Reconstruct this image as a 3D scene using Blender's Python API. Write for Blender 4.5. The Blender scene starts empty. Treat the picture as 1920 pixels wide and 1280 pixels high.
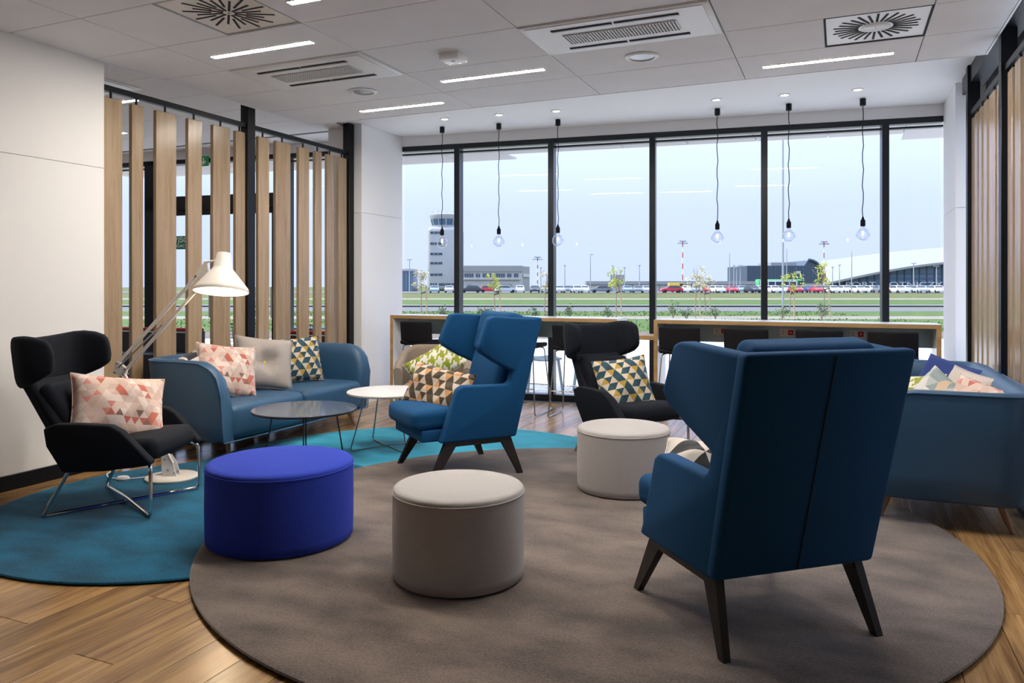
import bpy, bmesh, math, random
from mathutils import Vector, Matrix
random.seed(7)
PI = math.pi
SC = bpy.context.scene
COL = SC.collection

# ------------------------------------------------------------------ camera
EYE = 1.31
YAW = math.atan2(616, 1417)
cam = bpy.data.cameras.new('camera')
cam.sensor_width = 36.0
cam.lens = 36.0 * 1417 / 1920
cam.shift_y = -104 / 1920
cam.clip_start = 0.05
cam.clip_end = 2000
cam_o = bpy.data.objects.new('camera', cam)
COL.objects.link(cam_o)
cam_o.location = (0, 0, EYE)
cam_o.rotation_euler = (PI / 2, 0, YAW)
SC.camera = cam_o

# ------------------------------------------------------------------ sky, sun, exposure
w = bpy.data.worlds.new('sky')
SC.world = w
w.use_nodes = True
wn = w.node_tree
wn.nodes.clear()
wo = wn.nodes.new('ShaderNodeOutputWorld')
wb = wn.nodes.new('ShaderNodeBackground')
wt = wn.nodes.new('ShaderNodeTexCoord')
wsep = wn.nodes.new('ShaderNodeSeparateXYZ')
wr = wn.nodes.new('ShaderNodeValToRGB')
wr.color_ramp.elements[0].position = 0.0
wr.color_ramp.elements[0].color = (0.74, 0.86, 1.25, 1)
em = wr.color_ramp.elements.new(0.10)
em.color = (0.78, 0.91, 1.38, 1)
wr.color_ramp.elements[-1].position = 1.0
wr.color_ramp.elements[-1].color = (2.6, 3.1, 4.0, 1)     # hazy overcast: brighter towards the zenith
wn.links.new(wt.outputs['Generated'], wsep.inputs[0])
wn.links.new(wsep.outputs['Z'], wr.inputs[0])
wn.links.new(wr.outputs[0], wb.inputs[0])
wb.inputs[1].default_value = 1.0
wn.links.new(wb.outputs[0], wo.inputs[0])
sun = bpy.data.lights.new('sun', 'SUN')
sun.energy = 5.0
sun.angle = math.radians(6)
sun.color = (1, 0.95, 0.88)
sun_o = bpy.data.objects.new('sun', sun)
COL.objects.link(sun_o)
SUN_DIR = Vector((0.98 * 0.72, 0.19 * 0.72, -0.69))      # from the left, just behind the plane of the window front
sun_o.rotation_euler = SUN_DIR.to_track_quat('-Z', 'Y').to_euler()
LED_POWER = 205.0
SC.view_settings.view_transform = 'Standard'
SC.view_settings.look = 'None'
SC.view_settings.exposure = 0.0
SC.view_settings.gamma = 1.0
SC.view_settings.use_curve_mapping = False

# ------------------------------------------------------------------ materials
MATS = {}
def nodes_of(name):
    m = bpy.data.materials.new(name)
    m.use_nodes = True
    nt = m.node_tree
    b = nt.nodes['Principled BSDF']
    MATS[name] = m
    return m, nt, b
def setp(b, **kw):
    for k, v in kw.items():
        k = k.replace('_', ' ')
        if k in b.inputs:
            b.inputs[k].default_value = v
def rgba(c): return (c[0], c[1], c[2], 1)
def plain(name, col, rough=0.5, metal=0.0, var=0.0, scale=30, bump=0.0, bscale=200, sheen=0.0, spec=0.5, stretch=(1, 1, 1)):
    m, nt, b = nodes_of(name)
    b.inputs['Base Color'].default_value = rgba(col)
    setp(b, Roughness=rough, Metallic=metal, Specular_IOR_Level=spec)
    if sheen:
        setp(b, Sheen_Weight=sheen, Sheen_Roughness=0.5)
        b.inputs['Sheen Tint'].default_value = rgba([min(1, c * 1.4 + .15) for c in col])
    tc = nt.nodes.new('ShaderNodeTexCoord')
    mp = nt.nodes.new('ShaderNodeMapping')
    mp.inputs['Scale'].default_value = stretch
    nt.links.new(tc.outputs['Object'], mp.inputs[0])
    if var:
        n = nt.nodes.new('ShaderNodeTexNoise')
        n.inputs['Scale'].default_value = scale
        n.inputs['Detail'].default_value = 5
        nt.links.new(mp.outputs[0], n.inputs['Vector'])
        r = nt.nodes.new('ShaderNodeValToRGB')
        r.color_ramp.elements[0].position = 0.3
        r.color_ramp.elements[1].position = 0.7
        r.color_ramp.elements[0].color = rgba([c * (1 - var) for c in col])
        r.color_ramp.elements[1].color = rgba([min(1, c * (1 + var)) for c in col])
        nt.links.new(n.outputs['Fac'], r.inputs[0])
        nt.links.new(r.outputs[0], b.inputs['Base Color'])
    if bump:
        n2 = nt.nodes.new('ShaderNodeTexNoise')
        n2.inputs['Scale'].default_value = bscale
        n2.inputs['Detail'].default_value = 3
        nt.links.new(mp.outputs[0], n2.inputs['Vector'])
        bp = nt.nodes.new('ShaderNodeBump')
        bp.inputs['Strength'].default_value = bump
        bp.inputs['Distance'].default_value = 0.004
        nt.links.new(n2.outputs['Fac'], bp.inputs['Height'])
        nt.links.new(bp.outputs[0], b.inputs['Normal'])
    return m
def emit(name, col, strength):
    m, nt, b = nodes_of(name)
    b.inputs['Base Color'].default_value = (0.8, 0.8, 0.8, 1)
    b.inputs['Emission Color'].default_value = rgba(col)
    b.inputs['Emission Strength'].default_value = strength
    return m
def glass(name, tint, refl, use_fresnel=False):
    m, nt, b = nodes_of(name)
    nt.nodes.remove(b)
    out = nt.nodes['Material Output']
    t = nt.nodes.new('ShaderNodeBsdfTransparent')
    t.inputs[0].default_value = rgba(tint)
    g = nt.nodes.new('ShaderNodeBsdfGlossy')
    g.inputs['Roughness'].default_value = 0.0
    mx = nt.nodes.new('ShaderNodeMixShader')
    mx.inputs[0].default_value = refl
    if use_fresnel:
        lw = nt.nodes.new('ShaderNodeLayerWeight')
        lw.inputs[0].default_value = refl
        mr = nt.nodes.new('ShaderNodeMath')
        mr.operation = 'POWER'
        mr.inputs[1].default_value = 1.6
        nt.links.new(lw.outputs['Facing'], mr.inputs[0])
        nt.links.new(mr.outputs[0], mx.inputs[0])
    nt.links.new(t.outputs[0], mx.inputs[1])
    nt.links.new(g.outputs[0], mx.inputs[2])
    nt.links.new(mx.outputs[0], out.inputs[0])
    return m
def M(nt, op, a, b=None, c=None):
    n = nt.nodes.new('ShaderNodeMath')
    n.operation = op
    for i, v in enumerate((a, b, c)):
        if v is None: continue
        if isinstance(v, (int, float)): n.inputs[i].default_value = v
        else: nt.links.new(v, n.inputs[i])
    return n.outputs[0]
def wood(name, c1, c2, rough=0.4, grain=14, along='Y', randtint=0.25, spec=0.5, knots=True):
    """oak-like: long streaks plus distorted rings, tinted per board"""
    m, nt, b = nodes_of(name)
    setp(b, Roughness=rough, Specular_IOR_Level=spec)
    tc = nt.nodes.new('ShaderNodeTexCoord')
    oi = nt.nodes.new('ShaderNodeObjectInfo')
    off = nt.nodes.new('ShaderNodeVectorMath')
    off.operation = 'SCALE'
    off.inputs[0].default_value = (37.0, 53.0, 19.0)
    nt.links.new(oi.outputs['Random'], off.inputs['Scale'])
    add = nt.nodes.new('ShaderNodeVectorMath')
    nt.links.new(tc.outputs['Object'], add.inputs[0])
    nt.links.new(off.outputs[0], add.inputs[1])
    mp = nt.nodes.new('ShaderNodeMapping')
    k = {'X': (0.06, 1, 1), 'Y': (1, 0.06, 1), 'Z': (1, 1, 0.06)}[along]
    mp.inputs['Scale'].default_value = k
    nt.links.new(add.outputs[0], mp.inputs[0])
    n1 = nt.nodes.new('ShaderNodeTexNoise')
    n1.inputs['Scale'].default_value = grain
    n1.inputs['Detail'].default_value = 6
    n1.inputs['Distortion'].default_value = 1.2 if knots else .3
    nt.links.new(mp.outputs[0], n1.inputs['Vector'])
    n2 = nt.nodes.new('ShaderNodeTexNoise')
    n2.inputs['Scale'].default_value = grain * 9
    n2.inputs['Detail'].default_value = 3
    nt.links.new(mp.outputs[0], n2.inputs['Vector'])
    f = M(nt, 'MULTIPLY_ADD', n2.outputs['Fac'], 0.35, M(nt, 'MULTIPLY', n1.outputs['Fac'], 0.75))
    r = nt.nodes.new('ShaderNodeValToRGB')
    r.color_ramp.elements[0].position = 0.36
    r.color_ramp.elements[1].position = 0.66
    r.color_ramp.elements[0].color = rgba(c2)
    r.color_ramp.elements[1].color = rgba(c1)
    nt.links.new(f, r.inputs[0])
    hsv = nt.nodes.new('ShaderNodeHueSaturation')
    nt.links.new(r.outputs[0], hsv.inputs['Color'])
    nt.links.new(M(nt, 'MULTIPLY_ADD', oi.outputs['Random'], randtint, 1 - randtint / 2), hsv.inputs['Value'])
    nt.links.new(hsv.outputs[0], b.inputs['Base Color'])
    bp = nt.nodes.new('ShaderNodeBump')
    bp.inputs['Strength'].default_value = 0.12
    bp.inputs['Distance'].default_value = 0.002
    nt.links.new(f, bp.inputs['Height'])
    nt.links.new(bp.outputs[0], b.inputs['Normal'])
    return m
def cloth_pattern(name, kind, palette, size, rough=0.85):
    """printed cushion cloth, in the cushion's own x/z plane"""
    m, nt, b = nodes_of(name)
    setp(b, Roughness=rough, Sheen_Weight=0.15)
    tc = nt.nodes.new('ShaderNodeTexCoord')
    sp = nt.nodes.new('ShaderNodeSeparateXYZ')
    nt.links.new(tc.outputs['Object'], sp.inputs[0])
    x, z = sp.outputs['X'], sp.outputs['Z']
    if kind == 'tri':
        bb = M(nt, 'DIVIDE', z, size * 0.866)
        aa = M(nt, 'SUBTRACT', M(nt, 'DIVIDE', x, size), M(nt, 'MULTIPLY', bb, 0.5))
        fa, fb = M(nt, 'FLOOR', aa), M(nt, 'FLOOR', bb)
        t = M(nt, 'GREATER_THAN', M(nt, 'ADD', M(nt, 'FRACT', aa), M(nt, 'FRACT', bb)), 1.0)
        cv = nt.nodes.new('ShaderNodeCombineXYZ')
        nt.links.new(fa, cv.inputs[0]); nt.links.new(fb, cv.inputs[1]); nt.links.new(t, cv.inputs[2])
        wn_ = nt.nodes.new('ShaderNodeTexWhiteNoise')
        wn_.noise_dimensions = '3D'
        nt.links.new(cv.outputs[0], wn_.inputs['Vector'])
        fac = wn_.outputs['Value']
        ramp = nt.nodes.new('ShaderNodeValToRGB')
        ramp.color_ramp.interpolation = 'CONSTANT'
        tot = sum(p[1] for p in palette)
        acc = 0
        els = ramp.color_ramp.elements
        while len(els) < len(palette): els.new(0.5)
        for e, (c, wgt) in zip(els, palette):
            e.position = acc / tot; e.color = rgba(c); acc += wgt
        nt.links.new(fac, ramp.inputs[0])
        nt.links.new(ramp.outputs[0], b.inputs['Base Color'])
    elif kind == 'updown':
        bb = M(nt, 'DIVIDE', z, size * 0.866)
        aa = M(nt, 'SUBTRACT', M(nt, 'DIVIDE', x, size), M(nt, 'MULTIPLY', bb, 0.5))
        t = M(nt, 'GREATER_THAN', M(nt, 'ADD', M(nt, 'FRACT', aa), M(nt, 'FRACT', bb)), 1.0)
        mx = nt.nodes.new('ShaderNodeMixRGB')
        nt.links.new(t, mx.inputs[0])
        mx.inputs[1].default_value = rgba(palette[0]); mx.inputs[2].default_value = rgba(palette[1])
        nt.links.new(mx.outputs[0], b.inputs['Base Color'])
    elif kind == 'cube':
        # rows of dark chevron bands with light and coloured triangle pairs between
        bb = M(nt, 'DIVIDE', z, size * 0.866)
        aa = M(nt, 'SUBTRACT', M(nt, 'DIVIDE', x, size), M(nt, 'MULTIPLY', bb, 0.5))
        fa, fb = M(nt, 'FLOOR', aa), M(nt, 'FLOOR', bb)
        t = M(nt, 'GREATER_THAN', M(nt, 'ADD', M(nt, 'FRACT', aa), M(nt, 'FRACT', bb)), 1.0)
        k = M(nt, 'MODULO', M(nt, 'ADD', M(nt, 'ADD', M(nt, 'MULTIPLY', fa, 2), M(nt, 'MULTIPLY', fb, 3)), M(nt, 'ADD', t, 600)), 6.0)
        ramp = nt.nodes.new('ShaderNodeValToRGB')
        ramp.color_ramp.interpolation = 'CONSTANT'
        els = ramp.color_ramp.elements
        while len(els) < len(palette): els.new(0.5)
        for i, (e, (c, wgt)) in enumerate(zip(els, palette)):
            e.position = max(0, i / len(palette) - 0.01); e.color = rgba(c)
        nt.links.new(M(nt, 'DIVIDE', M(nt, 'ADD', k, 0.3), 6.0), ramp.inputs[0])
        nt.links.new(ramp.outputs[0], b.inputs['Base Color'])
    else:  # houndstooth: dark/light warp and weft in a 2/2 twill
        i = M(nt, 'FLOOR', M(nt, 'MULTIPLY', M(nt, 'ADD', x, 5.0), 8 / size))
        j = M(nt, 'FLOOR', M(nt, 'MULTIPLY', M(nt, 'ADD', z, 5.0), 8 / size))
        wa = M(nt, 'LESS_THAN', M(nt, 'MODULO', i, 8.0), 3.5)
        we = M(nt, 'LESS_THAN', M(nt, 'MODULO', j, 8.0), 3.5)
        tw = M(nt, 'LESS_THAN', M(nt, 'MODULO', M(nt, 'ADD', i, j), 4.0), 1.5)
        f = M(nt, 'ADD', M(nt, 'MULTIPLY', tw, wa), M(nt, 'MULTIPLY', M(nt, 'SUBTRACT', 1.0, tw), we))
        mx = nt.nodes.new('ShaderNodeMixRGB')
        nt.links.new(f, mx.inputs[0])
        mx.inputs[1].default_value = rgba(palette[0]); mx.inputs[2].default_value = rgba(palette[1])
        nt.links.new(mx.outputs[0], b.inputs['Base Color'])
    return m
def carpet(name, c, var=0.25, sheen=0.5):
    m, nt, b = nodes_of(name)
    setp(b, Roughness=0.95, Sheen_Weight=sheen, Sheen_Roughness=0.4, Specular_IOR_Level=0.2)
    tc = nt.nodes.new('ShaderNodeTexCoord')
    mp = nt.nodes.new('ShaderNodeMapping')
    mp.inputs['Scale'].default_value = (1, 1.8, 1)
    mp.inputs['Rotation'].default_value = (0, 0, 0.5)
    nt.links.new(tc.outputs['Object'], mp.inputs[0])
    n1 = nt.nodes.new('ShaderNodeTexNoise'); n1.inputs['Scale'].default_value = 3.0; n1.inputs['Detail'].default_value = 6
    n2 = nt.nodes.new('ShaderNodeTexNoise'); n2.inputs['Scale'].default_value = 120; n2.inputs['Detail'].default_value = 4; n2.inputs['Roughness'].default_value = 0.75
    nt.links.new(mp.outputs[0], n1.inputs['Vector'])
    nt.links.new(tc.outputs['Object'], n2.inputs['Vector'])
    f = M(nt, 'ADD', M(nt, 'MULTIPLY', n1.outputs['Fac'], 0.55), M(nt, 'MULTIPLY', n2.outputs['Fac'], 0.65))
    r = nt.nodes.new('ShaderNodeValToRGB')
    r.color_ramp.elements[0].position = 0.48; r.color_ramp.elements[1].position = 0.73
    r.color_ramp.elements[0].color = rgba([k * (1 - var) for k in c])
    r.color_ramp.elements[1].color = rgba([min(1, k * (1 + var)) for k in c])
    nt.links.new(f, r.inputs[0]); nt.links.new(r.outputs[0], b.inputs['Base Color'])
    bp = nt.nodes.new('ShaderNodeBump'); bp.inputs['Strength'].default_value = 0.5; bp.inputs['Distance'].default_value = 0.006
    nt.links.new(n2.outputs['Fac'], bp.inputs['Height']); nt.links.new(bp.outputs[0], b.inputs['Normal'])
    return m

wood('oak_floor', (0.45, 0.262, 0.105), (0.135, 0.062, 0.021), rough=0.25, grain=9, along='Y', randtint=0.45)
wood('oak_slat', (0.40, 0.285, 0.175), (0.29, 0.195, 0.11), rough=0.24, grain=26, along='Z', randtint=0.15, knots=False)
wood('oak_edge', (0.50, 0.32, 0.14), (0.36, 0.21, 0.085), rough=0.45, grain=20, along='X', randtint=0.08, knots=False)
wood('leg_oak', (0.36, 0.20, 0.10), (0.24, 0.12, 0.06), rough=0.45, grain=20, along='Z', randtint=0.1, knots=False)
wood('leg_dark', (0.020, 0.015, 0.014), (0.011, 0.008, 0.008), rough=0.4, grain=20, along='Z', randtint=0.1, knots=False)
plain('wall_paint', (0.88, 0.86, 0.835), 0.7, bump=0.05, bscale=120)
plain('wall_white', (0.88, 0.88, 0.89), 0.6)
plain('wall_grey', (0.22, 0.20, 0.19), 0.6)
plain('ceiling_white', (0.90, 0.90, 0.91), 0.7)
plain('ceiling_tile_grey', (0.82, 0.81, 0.82), 0.8, var=0.03, scale=2.5, bump=0.08, bscale=300)
plain('ceiling_void', (0.16, 0.14, 0.13), 0.9)
plain('black_metal', (0.004, 0.005, 0.008), 0.4, spec=0.3)
plain('window_frame_dark', (0.022, 0.026, 0.032), 0.32, metal=0.4)
plain('white_metal', (0.80, 0.80, 0.80), 0.35)
plain('cream_metal', (0.78, 0.73, 0.66), 0.3)
plain('grey_metal', (0.34, 0.35, 0.36), 0.3, metal=0.7)
plain('dark_void', (0.006, 0.007, 0.008), 0.8)
plain('chrome', (0.75, 0.75, 0.76), 0.12, metal=1.0)
plain('steel_wire', (0.42, 0.42, 0.42), 0.25, metal=1.0)
plain('dark_wire', (0.07, 0.07, 0.08), 0.3, metal=0.8)
plain('blue_fabric', (0.0015, 0.062, 0.175), 0.85, var=0.12, scale=220, bump=0.25, bscale=700, sheen=0.10, spec=0.25)
plain('charcoal_fabric', (0.0062, 0.0085, 0.0145), 0.9, var=0.2, scale=260, bump=0.3, bscale=700, sheen=0.06, spec=0.25)
plain('sofa_fabric', (0.024, 0.082, 0.165), 0.42, var=0.06, scale=120, bump=0.1, bscale=600, sheen=0.2)
plain('sofa_piping', (0.05, 0.13, 0.26), 0.5, sheen=0.3)
plain('royal_felt', (0.027, 0.055, 0.43), 0.95, var=0.2, scale=300, bump=0.4, bscale=500, sheen=0.2, spec=0.2)
plain('grey_felt', (0.43, 0.41, 0.40), 0.95, var=0.12, scale=300, bump=0.3, bscale=500, sheen=0.25)
plain('beige_felt', (0.24, 0.19, 0.145), 0.9, var=0.15, scale=300, bump=0.3, bscale=500, sheen=0.2)
plain('cushion_grey', (0.40, 0.355, 0.32), 0.95, var=0.12, scale=200, bump=0.3, bscale=500)
plain('cushion_beige', (0.58, 0.52, 0.47), 0.95, var=0.08, scale=200, bump=0.3, bscale=500)
plain('cushion_blue', (0.020, 0.045, 0.20), 0.9, var=0.1, scale=200, bump=0.2, bscale=500, sheen=0.2)
plain('yellow_button', (0.75, 0.50, 0.02), 0.6)
plain('stool_shell', (0.007, 0.007, 0.010), 0.8, bump=0.1, bscale=500, spec=0.25)
plain('counter_white', (0.82, 0.83, 0.84), 0.25)
plain('counter_panel', (0.46, 0.64, 0.74), 0.5)
plain('table_dark_top', (0.085, 0.115, 0.17), 0.13)
plain('table_dark_edge', (0.020, 0.014, 0.013), 0.4)
plain('table_white_top', (0.74, 0.72, 0.71), 0.3)
plain('socket_red', (0.45, 0.012, 0.04), 0.4)
plain('socket_dark', (0.02, 0.02, 0.02), 0.4)
plain('red_vinyl', (0.45, 0.015, 0.03), 0.4)
plain('dark_vinyl', (0.012, 0.014, 0.022), 0.5)
plain('sign_green', (0.0, 0.34, 0.10), 0.4)
plain('sign_teal', (0.0, 0.18, 0.11), 0.4)
plain('sign_white', (0.9, 0.9, 0.9), 0.4)
carpet('carpet_brown', (0.150, 0.116, 0.096), 0.55)
carpet('carpet_teal', (0.004, 0.098, 0.185), 0.5, 0.18)
carpet('carpet_teal_lit', (0.03, 0.35, 0.52), 0.25, 0.3)  # same teal carpet, window reflection painted in as a lighter cyan
glass('window_glass', (0.97, 0.985, 0.99), 0.010)
glass('bulb_glass', (0.93, 0.95, 0.96), 0.45, True)
emit('led', (1.0, 0.92, 0.82), LED_POWER)
emit('led_corridor', (1.0, 0.90, 0.78), 60.0)
emit('filament', (1.0, 0.80, 0.55), 40.0)
emit('lamp_bulb', (1.0, 0.80, 0.55), 160.0)
emit('spot_led', (1.0, 0.93, 0.85), 12.0)
PINK = cloth_pattern('cushion_pink', 'tri', [((0.66, 0.50, 0.43), 8), ((0.58, 0.42, 0.35), 6), ((0.74, 0.62, 0.55), 5), ((0.48, 0.13, 0.09), 2.2), ((0.22, 0.13, 0.10), 1.3), ((0.62, 0.24, 0.20), 1.5)], 0.047)
TEALG = cloth_pattern('cushion_teal_geometric', 'cube', [((0.012, 0.05, 0.075), 1), ((0.018, 0.075, 0.10), 1), ((0.60, 0.50, 0.38), 1), ((0.012, 0.05, 0.075), 1), ((0.42, 0.27, 0.04), 1), ((0.62, 0.53, 0.42), 1)], 0.062)
BROWNG = cloth_pattern('cushion_brown_geometric', 'cube', [((0.055, 0.04, 0.022), 1), ((0.075, 0.055, 0.03), 1), ((0.60, 0.48, 0.38), 1), ((0.05, 0.035, 0.02), 1), ((0.56, 0.28, 0.10), 1), ((0.62, 0.52, 0.42), 1)], 0.066)
GREYG = cloth_pattern('cushion_grey_geometric', 'tri', [((0.45, 0.50, 0.48), 5), ((0.26, 0.32, 0.32), 3), ((0.66, 0.64, 0.60), 5), ((0.60, 0.44, 0.30), 2), ((0.05, 0.05, 0.05), 0.8)], 0.075)
BW = cloth_pattern('cushion_black_white', 'updown', [(0.010, 0.010, 0.014), (0.64, 0.58, 0.52)], 0.17)
HOUND = cloth_pattern('cushion_green_houndstooth', 'hound', [(0.68, 0.66, 0.56), (0.26, 0.29, 0.012)], 0.10)
# outside
plain('grass', (0.088, 0.098, 0.014), 0.95, var=0.35, scale=0.35, stretch=(1, 1, 1))
plain('grass_bright', (0.060, 0.105, 0.008), 0.95, var=0.35, scale=1.5)
plain('soil', (0.13, 0.10, 0.078), 0.95, var=0.3, scale=3)
plain('asphalt', (0.13, 0.125, 0.125), 0.9, var=0.08, scale=0.5)
plain('kerb', (0.22, 0.22, 0.23), 0.9)
plain('path_pale', (0.24, 0.20, 0.155), 0.9, var=0.1, scale=1)
plain('render_pale_blue', (0.40, 0.40, 0.42), 0.7, var=0.03, scale=0.3)
plain('render_grey', (0.28, 0.28, 0.29), 0.7)
plain('render_white', (0.50, 0.48, 0.48), 0.7)
plain('building_dark', (0.045, 0.07, 0.105), 0.35)
plain('building_glass', (0.07, 0.13, 0.21), 0.15)
plain('roof_pale', (0.55, 0.53, 0.53), 0.5)
plain('roof_haze', (0.27, 0.27, 0.28), 0.6)
plain('post_grey', (0.32, 0.34, 0.37), 0.5)
plain('post_red', (0.5, 0.08, 0.06), 0.5)
plain('post_white', (0.75, 0.75, 0.75), 0.5)
plain('bark', (0.30, 0.23, 0.16), 0.9)
plain('stake', (0.42, 0.32, 0.20), 0.9)
plain('leaf_yellow', (0.42, 0.44, 0.07), 0.7)
plain('leaf_green', (0.075, 0.125, 0.012), 0.7)
plain('leaf_pale', (0.50, 0.44, 0.26), 0.7)
plain('shrub_green', (0.10, 0.15, 0.06), 0.8)
plain('car_glass', (0.03, 0.04, 0.055), 0.1)
plain('tyre', (0.015, 0.015, 0.016), 0.8)
for nm, c in dict(white=(0.72, 0.74, 0.76), silver=(0.42, 0.45, 0.48), grey=(0.16, 0.18, 0.20), dark=(0.035, 0.04, 0.05), red=(0.45, 0.03, 0.05), blue=(0.04, 0.06, 0.22), steel=(0.22, 0.29, 0.36), yellow=(0.6, 0.42, 0.02), green=(0.08, 0.42, 0.14)).items():
    plain('car_' + nm, c, 0.25)
plain('terrace_metal', (0.30, 0.38, 0.44), 0.4)
plain('terrace_metal_dark', (0.06, 0.07, 0.085), 0.4)
def paving():
    m, nt, b = nodes_of('paving_blocks')
    setp(b, Roughness=0.85)
    tc = nt.nodes.new('ShaderNodeTexCoord')
    br = nt.nodes.new('ShaderNodeTexBrick')
    br.inputs['Scale'].default_value = 1.0
    br.inputs['Brick Width'].default_value = 0.30
    br.inputs['Row Height'].default_value = 0.20
    br.inputs['Mortar Size'].default_value = 0.008
    br.inputs['Color1'].default_value = (0.60, 0.57, 0.54, 1)
    br.inputs['Color2'].default_value = (0.72, 0.69, 0.66, 1)
    br.inputs['Mortar'].default_value = (0.26, 0.25, 0.23, 1)
    nt.links.new(tc.outputs['Object'], br.inputs['Vector'])
    nt.links.new(br.outputs['Color'], b.inputs['Base Color'])
paving()

# ------------------------------------------------------------------ mesh helpers
def tag(o, label=None, cat=None, group=None, kind=None):
    if label: o['label'] = label
    if cat: o['category'] = cat
    if group: o['group'] = group
    if kind: o['kind'] = kind
    return o
def mesh_from(bm, name, mat, smooth=40):
    bmesh.ops.remove_doubles(bm, verts=bm.verts, dist=1e-5)
    bmesh.ops.recalc_face_normals(bm, faces=bm.faces)
    me = bpy.data.meshes.new(name)
    bm.to_mesh(me)
    bm.free()
    mats = mat if isinstance(mat, (list, tuple)) else [mat]
    for k in mats: me.materials.append(MATS[k] if isinstance(k, str) else k)
    if smooth:
        me.polygons.foreach_set('use_smooth', [True] * len(me.polygons))
        me.set_sharp_from_angle(angle=math.radians(smooth))
    return me
def link(name, me, parent=None, loc=(0, 0, 0), rot=(0, 0, 0)):
    o = bpy.data.objects.new(name, me)
    COL.objects.link(o)
    o.parent = parent
    o.location = loc
    o.rotation_euler = rot
    return o
def obj(name, bm, mat, parent=None, loc=(0, 0, 0), rot=(0, 0, 0), smooth=40):
    return link(name, mesh_from(bm, name, mat, smooth), parent, loc, rot)
def thing(name, label, cat, loc=(0, 0, 0), rotz=0.0, group=None):
    o = bpy.data.objects.new(name, None)
    o.empty_display_size = 0.1
    COL.objects.link(o)
    o.location = loc
    o.rotation_euler = (0, 0, rotz)
    return tag(o, label, cat, group)
def struct(name, bm, mat, parent=None, label=None, loc=(0, 0, 0), rot=(0, 0, 0), smooth=30):
    o = obj(name, bm, mat, parent, loc, rot, smooth)
    if parent is None: tag(o, label or ('plain ' + name.replace('_', ' ') + ' of the lounge'), None, None, 'structure')
    return o
def dup(root, loc, rotz, label, group=None):
    r = root.copy(); COL.objects.link(r); r.location = loc; r.rotation_euler = (0, 0, rotz)
    r['label'] = label
    if group: r['group'] = group
    for ch in list(root.children):
        c = ch.copy(); COL.objects.link(c); c.parent = r
        for g in list(ch.children):
            d = g.copy(); COL.objects.link(d); d.parent = c
    return r
def box(bm, x0, x1, y0, y1, z0, z1, mat=None):
    v = [bm.verts.new(p) for p in ((x0, y0, z0), (x1, y0, z0), (x1, y1, z0), (x0, y1, z0), (x0, y0, z1), (x1, y0, z1), (x1, y1, z1), (x0, y1, z1))]
    fs = [bm.faces.new([v[i] for i in f]) for f in ((0, 3, 2, 1), (4, 5, 6, 7), (0, 1, 5, 4), (1, 2, 6, 5), (2, 3, 7, 6), (3, 0, 4, 7))]
    return v, fs
def B(x0, x1, y0, y1, z0, z1, bev=0.0, seg=2):
    bm = bmesh.new()
    box(bm, x0, x1, y0, y1, z0, z1)
    if bev: bmesh.ops.bevel(bm, geom=list(bm.edges), offset=bev, segments=seg, profile=0.5, affect='EDGES', clamp_overlap=True)
    return bm
def hull(bm, p0, a0, b0, p1, a1, b1):
    """tapered bar between two horizontal rectangles centred at p0 and p1"""
    vs = []
    for p, a, b in ((p0, a0, b0), (p1, a1, b1)):
        for sx, sy in ((-1, -1), (1, -1), (1, 1), (-1, 1)):
            vs.append(bm.verts.new((p[0] + sx * a / 2, p[1] + sy * b / 2, p[2])))
    for f in ((0, 3, 2, 1), (4, 5, 6, 7), (0, 1, 5, 4), (1, 2, 6, 5), (2, 3, 7, 6), (3, 0, 4, 7)):
        bm.faces.new([vs[i] for i in f])
    return bm
def prism(poly, t0, t1, axis='x', bev=0.0, seg=3, fn=None):
    """polygon in the plane across axis, pushed from t0 to t1 along it"""
    bm = bmesh.new()
    def P(a, b, t):
        return {'x': (t, a, b), 'y': (a, t, b), 'z': (a, b, t)}[axis]
    v0 = [bm.verts.new(P(a, b, t0)) for a, b in poly]
    v1 = [bm.verts.new(P(a, b, t1)) for a, b in poly]
    n = len(poly)
    bm.faces.new(v0[::-1]); bm.faces.new(v1)
    for i in range(n): bm.faces.new((v0[i], v0[(i + 1) % n], v1[(i + 1) % n], v1[i]))
    if bev:
        bmesh.ops.recalc_face_normals(bm, faces=bm.faces)
        bmesh.ops.bevel(bm, geom=list(bm.edges), offset=bev, segments=seg, profile=0.5, affect='EDGES', clamp_overlap=True)
    if fn:
        for v in bm.verts: v.co = fn(v.co)
    return bm
def fillet(pts, r, n=5):
    pts = [Vector(p) for p in pts]
    out = [pts[0]]
    for i in range(1, len(pts) - 1):
        a, p, b = pts[i - 1], pts[i], pts[i + 1]
        da, db = (a - p), (b - p)
        k = min(r, da.length * 0.45, db.length * 0.45)
        p0 = p + da.normalized() * k
        p1 = p + db.normalized() * k
        for j in range(n + 1):
            t = j / n
            out.append((1 - t) ** 2 * p0 + 2 * t * (1 - t) * p + t * t * p1)
    out.append(pts[-1])
    return out
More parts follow.
